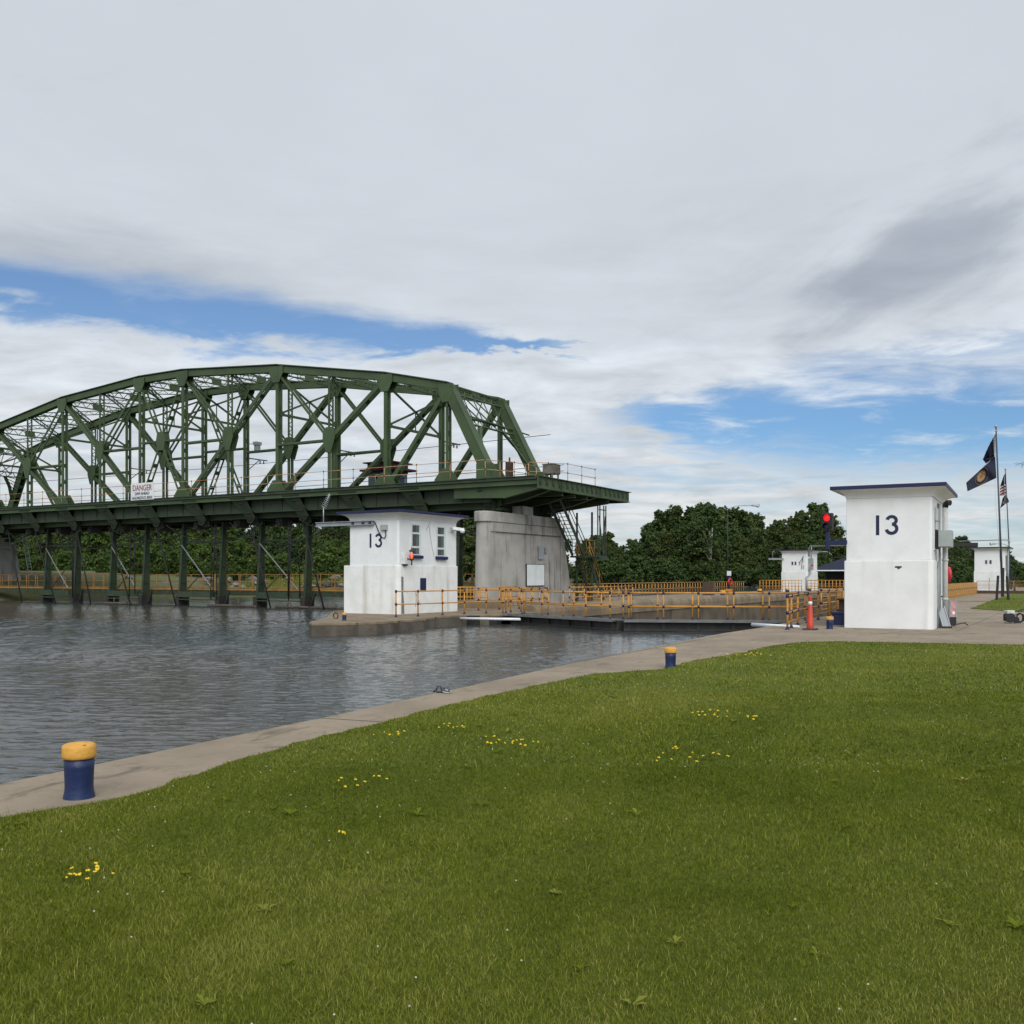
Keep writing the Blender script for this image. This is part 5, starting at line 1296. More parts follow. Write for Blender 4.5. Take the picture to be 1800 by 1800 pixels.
m = MB(); m.tube([(-0.68, 0, -0.35), (-0.68, 0, -0.08), (-0.64, 0, 0.0), (0.55, 0, 0.0)], 0.025, 6)
cpp = local_thing('conduit', 'thin green conduit bent down at its end, sticking out below the traffic signal', 'conduit', rw(-0.55, 0.1, 2.72), None, RHZ); m.build('pipe', GREENPIPE if False else pmat('grey green pipe', (0.14, 0.18, 0.14), None, 4, 0.6), cpp)

p = G(1463, 1101)
ch = thing('storage_chest', 'navy blue storage chest on the quay against the large lock house', 'chest', (p[0] + 0.3, p[1] + 0.3, 0)); ORG[ch] = (0, 0, 0)
MB().box(-0.32, 0.42, -0.3, 0.3, 0.05, 0.42).build('body', NAVY, ch, bevel=0.015)
MB().box(-0.35, 0.45, -0.33, 0.33, 0.42, 0.50).build('lid', NAVYB, ch, bevel=0.015)
MB().box(-0.34, 0.44, -0.34, 0.32, 0.0, 0.05).build('plinth', PATCH, ch)
dr = thing('cable_drum', 'brown steel winding drum with wide flanges standing behind the navy chest', 'drum', (p[0] + 0.15, p[1] + 1.3, 0)); ORG[dr] = (0, 0, 0)
m = MB(); m.lathe([(0.28, 0.0), (0.28, 0.5)], n=20); m.build('stand', DARKM, dr)
m = MB(); m.lathe([(0.30, 0.5), (0.30, 0.54), (0.22, 0.56), (0.21, 0.86), (0.29, 0.88), (0.29, 0.92), (0.05, 0.93)], n=20); m.build('barrel', RUSTB, dr)
def torus(c, Rr, r, axis, n=20, k=8):
    m = MB(); m.smooth = True; ax = Vector(axis).normalized(); u = ax.orthogonal().normalized(); v = ax.cross(u); vs = []; fs = []
    for i in range(n):
        t_ = 2 * math.pi * i / n; dd = u * math.cos(t_) + v * math.sin(t_)
        for j in range(k):
            s_ = 2 * math.pi * j / k; vs.append(Vector(c) + dd * (Rr + r * math.cos(s_)) + ax * r * math.sin(s_))
    for i in range(n):
        for j in range(k): fs.append((i * k + j, ((i + 1) % n) * k + j, ((i + 1) % n) * k + (j + 1) % k, i * k + (j + 1) % k))
    m._add(vs, fs); return m
q = rw(-0.13, 1.6, 0.72); single(torus(q, 0.26, 0.07, (1, 0.25, 0)), 'life_ring', RED, 'red life ring hung low on the hidden left wall of the large lock house', 'life ring', q)
q = D(1667, 1010, 46.0)
lr = thing('life_ring', 'red life ring hung on a post behind the downpipe of the large lock house', 'life ring', (q[0], q[1], 1.2)); torus((q[0], q[1], q[2]), 0.30, 0.085, (1, 0.35, 0)).build('ring', RED, lr)
single(MB().bar((q[0] - 0.12, q[1] + 0.1, 0), (q[0] - 0.12, q[1] + 0.1, 2.1), 0.08, 0.08), 'life_ring_post', GREYP, 'grey post carrying the red life ring beside the path', 'post', (q[0] - 0.12, q[1] + 0.1, 0))
# life ring post on the left lock wall
q = on_y(1281, 71.0)
lp = thing('life_ring_post', 'yellow based post with navy top and small sign on the left lock wall', 'post', (q, 71.0, 0.3))
MB().box(q - 0.22, q + 0.22, 70.8, 71.2, 0.0, 0.75).build('base', YEL, lp); MB().box(q - 0.07, q + 0.07, 70.95, 71.05, 0.75, 1.75).build('post', NAVY, lp); MB().box(q - 0.12, q + 0.20, 70.90, 70.94, 1.75, 2.1).build('plate', SIGNW, lp)
single(torus((q + 0.14, 70.88, 1.3), 0.22, 0.06, (0.98, -0.2, 0)), 'life_ring', RED, 'small red life ring on the navy post on the left lock wall', 'life ring', (q + 0.14, 70.88, 1.35))
q = on_y(1245, 84.0); single(MB().box(q - 0.5, q + 0.5, 83.8, 84.2, 0, 1.2), 'control_stand', RUSTB, 'brown control stand among the posts of the long yellow railing', 'stand', (q, 84, 0))

# folded barricades leaning by the house
for i, (px, py, mat_, lab, wd, hh, lean) in enumerate(((1664, 1104, GREYP, 'grey folded sign board leaning against the white downpipe', 0.22, 0.66, 0.14), (1674, 1101, RED, 'folded red and white sign frame leaning beside the grey board', 0.20, 0.85, -0.10))):
    q = G(px, py); t = thing('folded_sign', lab, 'folded sign', (q[0], q[1], 0), None); ORG[t] = (0, 0, 0); t.rotation_euler = (0, 0, R(20))
    m = MB(); m.plate([(-wd / 2, 0, 0.02), (wd / 2, 0, 0.02), (wd / 2 - lean, 0.25, hh), (-wd / 2 - lean, 0.25, hh)], 0.04, (0, -1, 0.3)); m.build('board', GREYP if i == 0 else pmat('faded red board', (0.42, 0.16, 0.14), (0.50, 0.30, 0.27), 9, 0.7), t)
    m = MB()
    for s_ in (-1, 1): m.bar((s_ * wd / 2, -0.03, 0.0), (s_ * wd / 2 - lean, 0.24, hh + 0.05), 0.035, 0.035)
    m.bar((-wd / 2, 0.16, 0.0), (-wd / 2 - lean * 0.6, 0.28, hh), 0.03, 0.03); m.build('frame', STEEL if i == 0 else GREYP, t)
    m = MB(); m.box(-wd / 2 - 0.03, wd / 2 + 0.03, -0.10, 0.05, 0.0, 0.06) if i == 0 else m.box(-wd / 2, wd / 2, -0.09, -0.03, 0.05, 0.32); m.build('foot', BLKP, t)
    if i == 1:
        m = MB()
        for k in range(1): m.plate([(-0.03 - lean * (0.45 + 0.17 * k), 0.085 + 0.055 * k, 0.40 + 0.14 * k), (0.05 - lean * (0.45 + 0.17 * k), 0.085 + 0.055 * k, 0.40 + 0.14 * k), (0.05 - lean * (0.55 + 0.17 * k), 0.115 + 0.055 * k, 0.50 + 0.14 * k), (-0.03 - lean * (0.55 + 0.17 * k), 0.115 + 0.055 * k, 0.50 + 0.14 * k)], 0.008, (0, -1, 0.3))
        m.build('white_print', SIGNW, t)
q = G(1683, 1100); m = MB(); m.tube([(q[0] - 0.2, q[1], 0.03), (q[0], q[1] - 0.1, 0.06), (q[0] + 0.2, q[1] + 0.05, 0.10), (q[0] + 0.32, q[1] + 0.1, 0.03)], 0.02, 6); m.tube([(q[0] - 0.1, q[1] + 0.1, 0.02), (q[0] + 0.25, q[1] + 0.12, 0.12)], 0.015, 5)
single(m, 'hose_end', RUSTB, 'coil of brown hose on the paving beside the folded signs', 'hose', (q[0], q[1], 0))

# petrol pump on the paving at the right edge
q = G(1776, 1096)
pm = thing('petrol_pump_set', 'small engine with pale fuel tank, dark flywheel and hoses on the concrete', 'engine', (q[0], q[1] + 0.2, 0)); ORG[pm] = (0, 0, 0); pm.rotation_euler = (0, 0, R(YAW))
MB().box(-0.20, 0.09, -0.14, 0.14, 0.34, 0.47).build('fuel_tank', pmat('cream tank', (0.55, 0.56, 0.48), None, 4, 0.5), pm, bevel=0.03)
m = MB(); m.box(-0.22, 0.06, -0.13, 0.14, 0.08, 0.34); m.build('engine_block', pmat('dark red cowling', (0.05, 0.012, 0.014), (0.02, 0.012, 0.012), 6, 0.5), pm, bevel=0.03)
m = MB(); m.tube([(-0.10, -0.20, 0.20), (-0.10, -0.13, 0.20)], 0.17, 18); m.tube([(0.16, -0.10, 0.14), (0.16, 0.12, 0.14)], 0.10, 14); m.build('flywheel', BLKP, pm)
m = MB(); m.tube([(0.05, 0, 0.40), (0.2, 0, 0.44), (0.45, 0.02, 0.50), (0.85, 0.05, 0.51)], 0.022, 8)
m.tube([(-0.32, -0.2, 0.02), (-0.18, -0.22, 0.10), (0.10, -0.22, 0.35)], 0.012, 6)
m.tube([(0.06, -0.1, 0.03), (0.30, -0.1, 0.03), (0.40, -0.1, 0.10)], 0.016, 6)
m.build('handle', BLKP, pm)
m = MB()
rr = random.Random(9)
for k in range(4):
    c = Vector((0.30 + 0.04 * k, -0.05 + 0.04 * k, 0.20)); pts_ = [c + Vector(((0.10 + 0.015 * k) * math.cos(a), 0.05 * math.sin(a * 0.5), (0.17 - 0.01 * k) * math.sin(a))) for a in [0.4 * j for j in range(17)]]; m.tube(pts_, 0.016, 6)
m.build('hose', CABLE, pm)
q2 = D(1773, 1060, 80); single(torus((q2[0], q2[1], 0.12), 0.9, 0.02, (0.1, 0, 1)).box(q2[0] - 1.2, q2[0] + 1.2, q2[1] - 0.02, q2[1] + 0.02, 0.10, 0.14) if False else MB().box(-9.0, 12, 71.2, 71.45, 0.026, 0.045), 'expansion_strip', JOINT, 'dark strip crossing the path and far lawn behind the house', 'strip', (-3, 71.3, 0))

# cleat on the coping
q = G(777, 1218)
cl = thing('mooring_cleat', 'black iron mooring cleat with a pale ring lying on the coping edge', 'cleat', (q[0], q[1], 0)); ORG[cl] = (0, 0, 0); cl.rotation_euler = (0, 0, R(YAW)); cl.scale = (0.74, 0.74, 0.74)
m = MB(); m.tube([(-0.17, 0.02, 0.01), (-0.12, 0.02, 0.06), (-0.09, 0.02, 0.12), (-0.04, 0.03, 0.125), (-0.02, 0.03, 0.07), (0.02, 0.02, 0.02)], 0.016, 8); m.box(-0.12, 0.0, -0.03, 0.07, 0.0, 0.03); m.tube([(-0.02, -0.02, 0.02), (0.04, 0.0, 0.06), (0.02, 0.05, 0.1)], 0.014, 8); m.build('hook', DARKM, cl)
m = MB(); m = torus((0.09, -0.01, 0.03), 0.075, 0.014, (0.1, -0.25, 1)); m.build('ring', STEEL, cl)
m = MB(); m.lathe([(0.09, 0.0), (0.09, 0.012), (0.06, 0.025), (0.01, 0.03)], (0.09, -0.01, 0), 14); m.tube([(0.13, 0.0, 0.02), (0.14, 0.0, 0.08)], 0.012, 6); m.build('base_plate', DARKM, cl)

# ------------------------------------------------------------------ flagpoles and flags
def flagpole(label, px, py, top_px, top_py, Yd):
    q = D(px, py, Yd); tp = D(top_px, top_py, Yd)
    f = thing('flagpole', label, 'flagpole', (q[0], q[1], 0.0))
    b = Vector((q[0], q[1], 0.35)); t = Vector(tp)
    MB().tube([b, b.lerp(t, 0.4), t], 0.085, 10, True, 0.045).build('pole', pmat('dark blue grey pole', (0.03, 0.045, 0.06), (0.05, 0.06, 0.07), 2, 0.4), f)
    m = MB()
    for dx, h in ((-0.42, 1.75), (0.42, 1.70)): m.bar((q[0] + dx * CY, q[1] + dx * SY, 0), (q[0] + dx * CY * 0.75, q[1] + dx * SY * 0.75, h), 0.13, 0.13)
    m.bar((q[0], q[1], 0.25), (q[0] + 0.02, q[1], 2.3), 0.26, 0.20); m.build('hinged_base', BLKP, f)
    m = MB(); m.lathe([(0.03, 0), (0.10, 0.05), (0.11, 0.11), (0.08, 0.17), (0.02, 0.2)], t, 10); m.box(t.x - 0.1, t.x + 0.1, t.y - 0.04, t.y + 0.04, t.z - 0.25, t.z - 0.15); m.build('finial', STEEL, f)
    h0 = b.lerp(t, 0.985); h1 = b.lerp(t, 0.15)
    MB().tube([h0 + Vector((-0.16 * CY, -0.16 * SY, 0)), h0.lerp(h1, 0.5) + Vector((-0.24 * CY, -0.24 * SY, 0)), h1 + Vector((-0.05, 0, 0))], 0.014, 5).build('halyard', FRAMEW, f)
    return f
FP1 = flagpole('nearer tall dark flagpole flying a large navy flag, right of the house', 1762, 1055, 1750.5, 752, 68.8)
FP2 = flagpole('farther dark flagpole with a striped flag and a black flag', 1777, 1041, 1767, 826, 107.0)
def cloth(patches, Yd, n=14, wav=0.25, seed=1):
    """patches: four corners each in the flag's own plane (measured in the photograph at the pole's distance)"""
    m = MB(); m.smooth = True; rr = random.Random(seed)
    for pt in patches:
        a, b, c, d = [Vector(q) for q in pt[:4]]; z0, z1 = pt[4], pt[5]; mi = pt[6] if len(pt) > 6 else 0
        m.cur = mi; vs = []
        for i in range(n + 1):
            for j in range(n + 1):
                u, v = i / n, j / n
                q = a.lerp(b, u).lerp(d.lerp(c, u), v)
                depth = Yd + z0 + (z1 - z0) * v + wav * math.sin(u * 5.5 + v * 2.0 + seed) * u + wav * 0.4 * math.sin(u * 13 + v * 5)
                vs.append(D(q.x, q.y, depth))
        m._add(vs, [(i * (n + 1) + j, (i + 1) * (n + 1) + j, (i + 1) * (n + 1) + j + 1, i * (n + 1) + j + 1) for i in range(n) for j in range(n)])
    return m
CLOTHN = pmat('navy flag cloth', (0.006, 0.007, 0.024), (0.005, 0.006, 0.019), 2, 0.8)
CLOTHW = pmat('white flag cloth', (0.60, 0.55, 0.55), None, 2, 0.8); CLOTHR = pmat('red flag cloth', (0.24, 0.02, 0.04), None, 2, 0.8); CLOTHK = pmat('black flag cloth', (0.01, 0.01, 0.012), None, 2, 0.8)
GOLD = pmat('gold embroidery', (0.30, 0.17, 0.045), (0.14, 0.07, 0.025), 14, 0.7); GOLDD = pmat('dull gold ring', (0.13, 0.085, 0.06), None, 8, 0.7)
fl = thing('flag', 'large navy flag with round gold emblem, folded over itself by the wind', 'flag', D(1750, 800, 68.8))
m = cloth([((1749.3, 763), (1737, 785), (1727.5, 808), (1749, 801.5), 0.0, 0.3), ((1749, 801.5), (1727.5, 808), (1733, 814.5), (1749, 803), 0.3, -0.2)], 68.8, 12, 0.22, 2)
o = m.build('upper_fold', CLOTHN, fl); md = o.modifiers.new('thick', 'SOLIDIFY'); md.thickness = 0.015
m = cloth([((1749, 802), (1698, 848.5), (1700.5, 863.5), (1751.3, 840), 0.0, -0.4)], 68.7, 18, 0.30, 4)
o = m.build('lower_sheet', CLOTHN, fl); md = o.modifiers.new('thick', 'SOLIDIFY'); md.thickness = 0.015
def sheet(u, v, off):
    a, b, c, d = Vector((1749, 802)), Vector((1698, 848.5)), Vector((1700.5, 863.5)), Vector((1751.3, 840))
    q = a.lerp(b, u).lerp(d.lerp(c, u), v); dep = 68.7 - 0.4 * v + 0.30 * math.sin(u * 5.5 + v * 2.0 + 4) * u + 0.12 * math.sin(u * 13 + v * 5)
    return D(q.x, q.y, dep - off)
def emblem(name, r0, r1, mat_, off, cu=0.49, cv=0.50):
    m = MB(); k = 36; vs = []
    for r_ in (r0, r1):
        for i in range(k): t_ = 2 * math.pi * i / k; vs.append(sheet(cu + r_ * 0.62 * math.cos(t_), cv + r_ * 1.35 * math.sin(t_), off))
    m._add(vs, [(i, (i + 1) % k, k + (i + 1) % k, k + i) for i in range(k)]); return m.build(name, mat_, fl)
emblem('emblem_ring', 0.345, 0.365, GOLDD, 0.06); emblem('emblem_ring', 0.225, 0.245, GOLD, 0.07, 0.50, 0.45); emblem('emblem_disc', 0.10, 0.215, GOLD, 0.065, 0.50, 0.45)
emblem('emblem_centre', 0.0, 0.10, GOLDD, 0.07, 0.50, 0.45)
usf = thing('flag', 'limp flag with navy field and red and white stripes on the farther pole', 'flag', D(1767, 845, 107))
m = MB()
m = cloth([((1767.3, 831), (1764, 836), (1757.6, 855), (1768, 851), 0, 0.2)], 107, 8, 0.2, 3); m.build('navy_field', CLOTHN, usf)
for k in range(7):
    ya = 851 + k * 2.6; m = cloth([((1768, ya), (1757.6 - 0.05 * k, ya + 4), (1757.3, ya + 6.6), (1768, ya + 2.6), 0, 0)], 107, 6, 0.2, 3); m.build('stripe', CLOTHW if k % 2 == 0 else CLOTHR, usf)
bf = thing('flag', 'black flag hanging below the striped flag on the farther pole', 'flag', D(1768, 880, 107))
m = cloth([((1767.5, 868), (1762, 876), (1758, 893.5), (1769.5, 884), 0, 0.1), ((1769.3, 873), (1771, 875), (1773.5, 882), (1769.7, 885), 0, 0.1)], 107, 8, 0.2, 5); m.build('cloth', CLOTHK, bf)
m = MB(); k = 14; c_ = (1763.5, 883.5); m._add([D(c_[0] + 2.0 * math.cos(2 * math.pi * i / k), c_[1] + 2.6 * math.sin(2 * math.pi * i / k), 106.5) for i in range(k)], [tuple(range(k))]); m.build('emblem', GOLDD, bf)

# ------------------------------------------------------------------ street lamps and pavilion
def street_lamp(label, px, Yd, top_py, arm_px, base_z=0.0, group=None):
    q = D(px, 1000, Yd); top = D(px, top_py + 4, Yd)
    s_ = thing('street_lamp', label, 'street lamp', (q[0], q[1], base_z)); zt = top[2]
    MB().tube([(q[0], q[1], base_z), (q[0], q[1], zt * 0.6), (q[0], q[1], zt)], 0.065, 8, True, 0.04).build('pole', STEEL if False else pmat('dull grey pole', (0.035, 0.045, 0.035), None, 3, 0.6), s_)
    e = D(arm_px, top_py, Yd); d = Vector((e[0] - q[0], e[1] - q[1], 0))
    pts_ = [Vector((q[0], q[1], zt - 0.05)) + d * t_ + Vector((0, 0, (e[2] - zt + 0.15) * math.sin(min(1, t_ * 2.2) * math.pi / 2))) for t_ in (0, 0.08, 0.18, 0.32, 0.5, 0.75, 0.86)]
    MB().tube(pts_, 0.05, 8).build('arm', STEEL, s_)
    e0 = pts_[-1]; m = MB(); dn = d.normalized()
    m.tube([e0 - dn * 0.1, e0 + dn * 0.15, e0 + dn * 0.45, e0 + dn * 0.7], 0.09, 10, True, 0.16); m.build('lamp_head', STEEL, s_)
    m = MB(); c_ = e0 + dn * 0.55; m.lathe([(0.02, -0.25), (0.12, -0.20), (0.16, -0.08), (0.16, 0.0)], c_, 12); m.build('lens', pmat('frosted lamp lens', (0.5, 0.5, 0.48), None, 3, 0.3), s_)
    return s_
street_lamp('tall street lamp with curved arm standing before the dark trees on the lock wall', 1279, 105, 890, 1330)
street_lamp('street lamp in the distance, right of the far lock house, among the trees', 1462, 150, 971, 1441, 0.8)
street_lamp('street lamp behind the flagpoles with its arm reaching left over the far house', 1774, 130, 957, 1745)

pv = thing('pavilion', 'open pavilion with low pitched navy roof beyond the far end of the lock', 'pavilion', (-29, 146, 0))
c0 = D(1426, 1008, 140); 
m = MB(); x0, y0 = -34.0, 141.0
zr = 2.45
m.prism([(x0, y0), (x0 + 13, y0), (x0 + 13, y0 + 9), (x0, y0 + 9)], zr + 0.16, zr + 2.5, [(x0 + 5.5, y0 + 4), (x0 + 7.5, y0 + 4), (x0 + 7.5, y0 + 5), (x0 + 5.5, y0 + 5)]); m.build('roof', pmat('dark navy roof sheet', (0.005, 0.008, 0.028), (0.006, 0.009, 0.024), 2, 0.6), pv)
MB().box(x0 - 0.05, x0 + 13.05, y0 - 0.05, y0 + 9.05, zr, zr + 0.15).build('fascia', WHITEP, pv)
for a in (x0 + 0.5, x0 + 6.5, x0 + 12.5):
    for b in (y0 + 0.5, y0 + 8.5): MB().box(a - 0.12, a + 0.12, b - 0.12, b + 0.12, 0, zr).build('post', DARKM, pv)
MB().box(x0 + 0.2, x0 + 12.8, y0 + 8.6, y0 + 8.8, 0.0, zr - 0.05).build('rear_wall', DARKM, pv)
single(MB().box(-33, -10, 107.6, 150, -2, -0.03), 'lower_quay', PAVE, 'concrete quay beyond the far lock gate', 'quay', (-20, 130, 0))
rb = MB(); rb.tube([(-25.95, 108.9, 2.9), (-25.95, 108.7, 2.9)], 0.12, 10)
single(rb, 'signal_lamp', RED, 'tiny red lamp on the side of the far left lock house', 'lamp', (-25.95, 108.8, 2.9))

# ------------------------------------------------------------------ trees
def leaf_cloud(rng, clumps, per, leaf, spread):
    """clumps: (n,4) centre+size, leaf quads scattered round each; returns verts, quads, tint"""
    n = len(clumps); N_ = n * per
    c = np.repeat(clumps[:, :3], per, 0); sz = np.repeat(clumps[:, 3], per)
    d = rng.normal(size=(N_, 3)); d /= np.linalg.norm(d, axis=1)[:, None]
    rad = sz * spread * np.where(rng.uniform(0, 1, N_) < 0.7, rng.uniform(0.2, 1.1, N_), rng.uniform(0.9, 2.1, N_))
    p = c + d * rad[:, None] * np.array([1, 1, 0.72])
    nrm = d + rng.normal(size=(N_, 3)) * 0.7 + np.array([0, 0, 0.5]); nrm /= np.linalg.norm(nrm, axis=1)[:, None]
    t = np.cross(nrm, rng.normal(size=(N_, 3))); t /= np.linalg.norm(t, axis=1)[:, None]; b = np.cross(nrm, t)
    L_ = leaf * rng.uniform(0.6, 1.4, N_); W_ = L_ * rng.uniform(0.45, 0.75, N_)
    v = np.stack([p - t * L_[:, None], p + b * W_[:, None], p + t * L_[:, None], p - b * W_[:, None] - nrm * (W_ * 0.3)[:, None]], 1).reshape(-1, 3)
    q = np.arange(N_ * 4).reshape(-1, 4)
    tc = np.clip(rng.normal(0.45, 0.15, n), 0, 1)
    ti = np.clip(np.repeat(tc, per) + rng.normal(0, 0.16, N_), 0, 1)
    return v, q, np.repeat(ti, 4)

def crown_clumps(rng, h, r, lobes, n, z0f=0.18, cone=0.0):
    """union of uneven lobes; clumps near the lobe surfaces, leaving gaps"""
    out = []
    L_ = []
    for i in range(lobes):
        t = (i + rng.uniform(0, 1)) / lobes; z = h * (z0f + (0.97 - z0f) * t)
        env = r * (math.sin(math.pi * min(1, 0.22 + 0.74 * t)) ** 0.7) * (1 - cone * t)
        a = rng.uniform(0, 2 * math.pi); rr = env * rng.uniform(0.15, 0.75)
        s = max(0.28 * r, env * rng.uniform(0.38, 0.62)) * (1 - 0.35 * t)
        L_.append((rr * math.cos(a), rr * math.sin(a), min(z, h - s * 0.75), s))
    L_ = np.array(L_)
    for i in range(n):
        l = L_[rng.integers(len(L_))]; d = rng.normal(size=3); d /= np.linalg.norm(d); d[2] *= 0.8
        rad = l[3] * (rng.uniform(0.4, 1.0) if rng.uniform() < 0.72 else rng.uniform(1.0, 1.38))
        out.append((l[0] + d[0] * rad, l[1] + d[1] * rad, max(0.3, l[2] + d[2] * rad), l[3] * rng.uniform(0.14, 0.34)))
    return np.array(out), L_

def make_tree(seed, h, r, lobes, n, per, leaf, z0f=0.18, mat=LEAF, bark=BARK, trunk_r=0.25, cone=0.0, lean=0.0):
    rng = np.random.default_rng(seed)
    cl, L_ = crown_clumps(rng, h, r, lobes, n, z0f, cone)
    v, q, ti = leaf_cloud(rng, cl, per, leaf, 1.0)
    crown = np_mesh('crown', v, q, None, ti, mat)
    m = MB(); top = Vector((lean * h, 0, h * 0.72))
    m.tube([(0, 0, -0.6), (lean * h * 0.3, 0.05 * r, h * 0.3), tuple(top)], trunk_r, 8, True, trunk_r * 0.3)
    for l in L_[:: max(1, len(L_) // 9)]:
        z = min(h * 0.6, max(h * 0.12, l[2] * 0.55)); f = z / (h * 0.72)
        a = Vector((lean * h * f, 0, z)); b = Vector((l[0] * 0.9, l[1] * 0.9, l[2])); mid = a.lerp(b, 0.5) + Vector((0, 0, 0.1 * h * 0.3))
        m.tube([a, mid, b], trunk_r * 0.45, 6, False, trunk_r * 0.10)
    return m.mesh('trunk', bark), crown

VAR = {}
VAR['round'] = [make_tree(s, 9.0, 4.2, 22, 620, 26, 0.20, 0.12) for s in (1, 2, 3)] + [make_tree(s, 9.0, 4.0, 22, 620, 26, 0.20, 0.10, m_) for s, m_ in ((4, LEAFO), (5, LEAFB), (6, LEAFY))]
VAR['tall'] = [make_tree(s, 15.0, 5.6, 30, 900, 26, 0.25, 0.12, LEAFD, trunk_r=0.35) for s in (11, 12, 13, 14)]
for k_, m_ in ((1, LEAFO), (3, LEAFB)): VAR['tall'][k_][1].materials.clear(); VAR['tall'][k_][1].materials.append(m_)
VAR['bush'] = [make_tree(s, 3.6, 2.5, 14, 340, 22, 0.13, 0.04, LEAF, trunk_r=0.1) for s in (21, 22)]
VAR['bushd'] = [make_tree(s, 4.6, 3.3, 16, 420, 24, 0.20, 0.03, LEAFD, trunk_r=0.12) for s in (25, 26)]
VAR['yellow'] = [make_tree(31, 3.2, 2.0, 9, 170, 20, 0.17, 0.08, LEAFY, trunk_r=0.08)]
VAR['cone'] = [make_tree(41, 6.5, 1.6, 12, 220, 20, 0.20, 0.05, LEAF, trunk_r=0.1, cone=0.5)]
VAR['pale'] = [make_tree(51, 15.5, 5.0, 18, 420, 24, 0.26, 0.42, LEAFD, BARKP, 0.42, lean=0.05)]

def tree(kind, i, px, Yd, z, sc, label, group, sz=None, cat='tree', name='tree'):
    q = LXY((px - 900) / FPX * Yd, Yd); tk, cr = VAR[kind][(i * 7 + i // 3) % len(VAR[kind])]
    t = thing(name, label, cat, (q[0], q[1], z), group); ORG[t] = (0, 0, 0)
    t.rotation_euler = (0, 0, (i * 2.399 + px * 0.01) % 6.28); t.scale = (sc, sc, sz or sc)
    for nm, me in (('trunk', tk), ('crown', cr)):
        o = bpy.data.objects.new(nm, me); COL.objects.link(o); o.parent = t; ORG[o] = (0, 0, 0)
    return t
rr = random.Random(77)
# left bank, seen under and over the bridge floor
GA = 'leafy trees along the far river bank behind the bridge'
def topz(py, Yd): return EYE + (HZ - py) / FPX * Yd
i = 0
for px in range(-140, 900, 40):                          # front row
    Yd = 122 + rr.uniform(-4, 8) + max(0, (px - 380) * 0.045); zb = 2.0 + (-0.7 if px > 500 else 0)
    top = topz(935 + rr.uniform(-14, 16), Yd); i += 1
    tree('round', i, px + rr.uniform(-14, 14), Yd, zb - 0.3, (top - zb) / 9.0 * 1.0, 'mid green bushy tree in the front row on the far bank', GA)
for px in range(-160, 900, 38):                          # taller row behind
    Yd = 142 + rr.uniform(-4, 8) + max(0, (px - 380) * 0.045); zb = 2.0; i += 1
    top = topz(909 + rr.uniform(-8, 14) + (8 if 560 < px < 640 else 0), Yd)
    tree('tall', i, px + rr.uniform(-16, 16), Yd, zb - 0.4, (top - zb) / 15.0 * 1.12, 'taller darker tree in the rear row on the far bank behind the bridge', GA)
for px in range(-160, 900, 44):                          # hindmost row
    Yd = 172 + rr.uniform(-4, 8) + max(0, (px - 380) * 0.045); zb = 2.0; i += 1
    top = topz(911 + rr.uniform(-4, 10), Yd)
    tree('tall', i + 1, px + rr.uniform(-10, 10), Yd, zb - 1.5, (top - zb) / 15.0 * 1.2, 'hindmost dark tree closing the view behind the bridge', GA)
for px in range(-120, 900, 30):                          # shrubs on the slope
    Yd = 111 + rr.uniform(-4, 4) + max(0, (px - 380) * 0.05); i += 1
    if rr.random() < 0.25: continue
    tree('bush', i, px + rr.uniform(-10, 10), Yd, 1.5, rr.uniform(0.5, 0.95), 'low green shrub on the slope of the far bank below the trees', 'shrubs on the far bank', cat='shrub', name='shrub')
tree('yellow', 0, 233, 106, 1.3, 1.0, 'bright yellow green round shrub on the far bank, left of mid bridge', None, cat='shrub', name='shrub')
tree('yellow', 1, 564, 112, 1.3, 1.0, 'bright yellow green shrub on the far bank just left of the lock house', None, cat='shrub', name='shrub')
tree('cone', 0, 410, 110, 1.4, 1.0, 'slim upright pale green tree on the far bank between two dam uprights', None)
tree('cone', 1, 298, 108, 1.3, 0.75, 'small upright tree on the far bank near mid bridge', None)
# woodland across the water on the right
GB = 'dark trees of the wood across the water'
sil = [(1030, 950), (1048, 942), (1068, 940), (1085, 955), (1110, 946), (1132, 948), (1152, 915), (1170, 903), (1192, 896), (1218, 893), (1240, 888), (1262, 893), (1285, 896), (1305, 900), (1328, 908), (1352, 922), (1372, 916), (1394, 912), (1412, 903), (1432, 890), (1450, 905), (1470, 926), (1500, 935), (1540, 940), (1585, 938), (1620, 948), (1650, 950), (1676, 944), (1690, 938), (1712, 962), (1745, 975), (1775, 968), (1805, 972), (1840, 968), (1880, 965), (1930, 960), (980, 945), (945, 940), (905, 935), (870, 930)]
for k, (px, py) in enumerate(sil):
    Yd = 206 + rr.uniform(-4, 10); zb = 0.9; i += 1
    top = topz(py + rr.uniform(-2, 4), Yd)
    tree('tall', i + k, px + rr.uniform(-5, 5), Yd + (18 if px > 1650 else 8), zb - 0.4, (top - zb) / 15.0 * 1.10, 'dark tall tree in the wood across the water, one of a close row', GB)
    tree('tall', i + k + 2, px + rr.uniform(-14, 14), Yd + (12 if px > 1650 else 2), zb - 0.6, (top - zb) / 15.0 * rr.uniform(0.66, 0.84), 'dark mid height tree at the front of the wood across the water', GB)
for k in range(46):
    px = 1020 + k * 20; i += 1
    if 1480 < px < 1650: continue
    tree('bushd', i, px + rr.uniform(-8, 8), (201 if px < 1650 else 196) + rr.uniform(-3, 3), 0.3, rr.uniform(0.7, 1.25), 'dark shrub overhanging the water at the foot of the wood', 'shrubs at the foot of the wood', cat='shrub', name='shrub')
tree('pale', 0, 1246, 200, 0.8, 0.98, 'tall tree with a bare pale leaning trunk, in the middle of the wood', None)
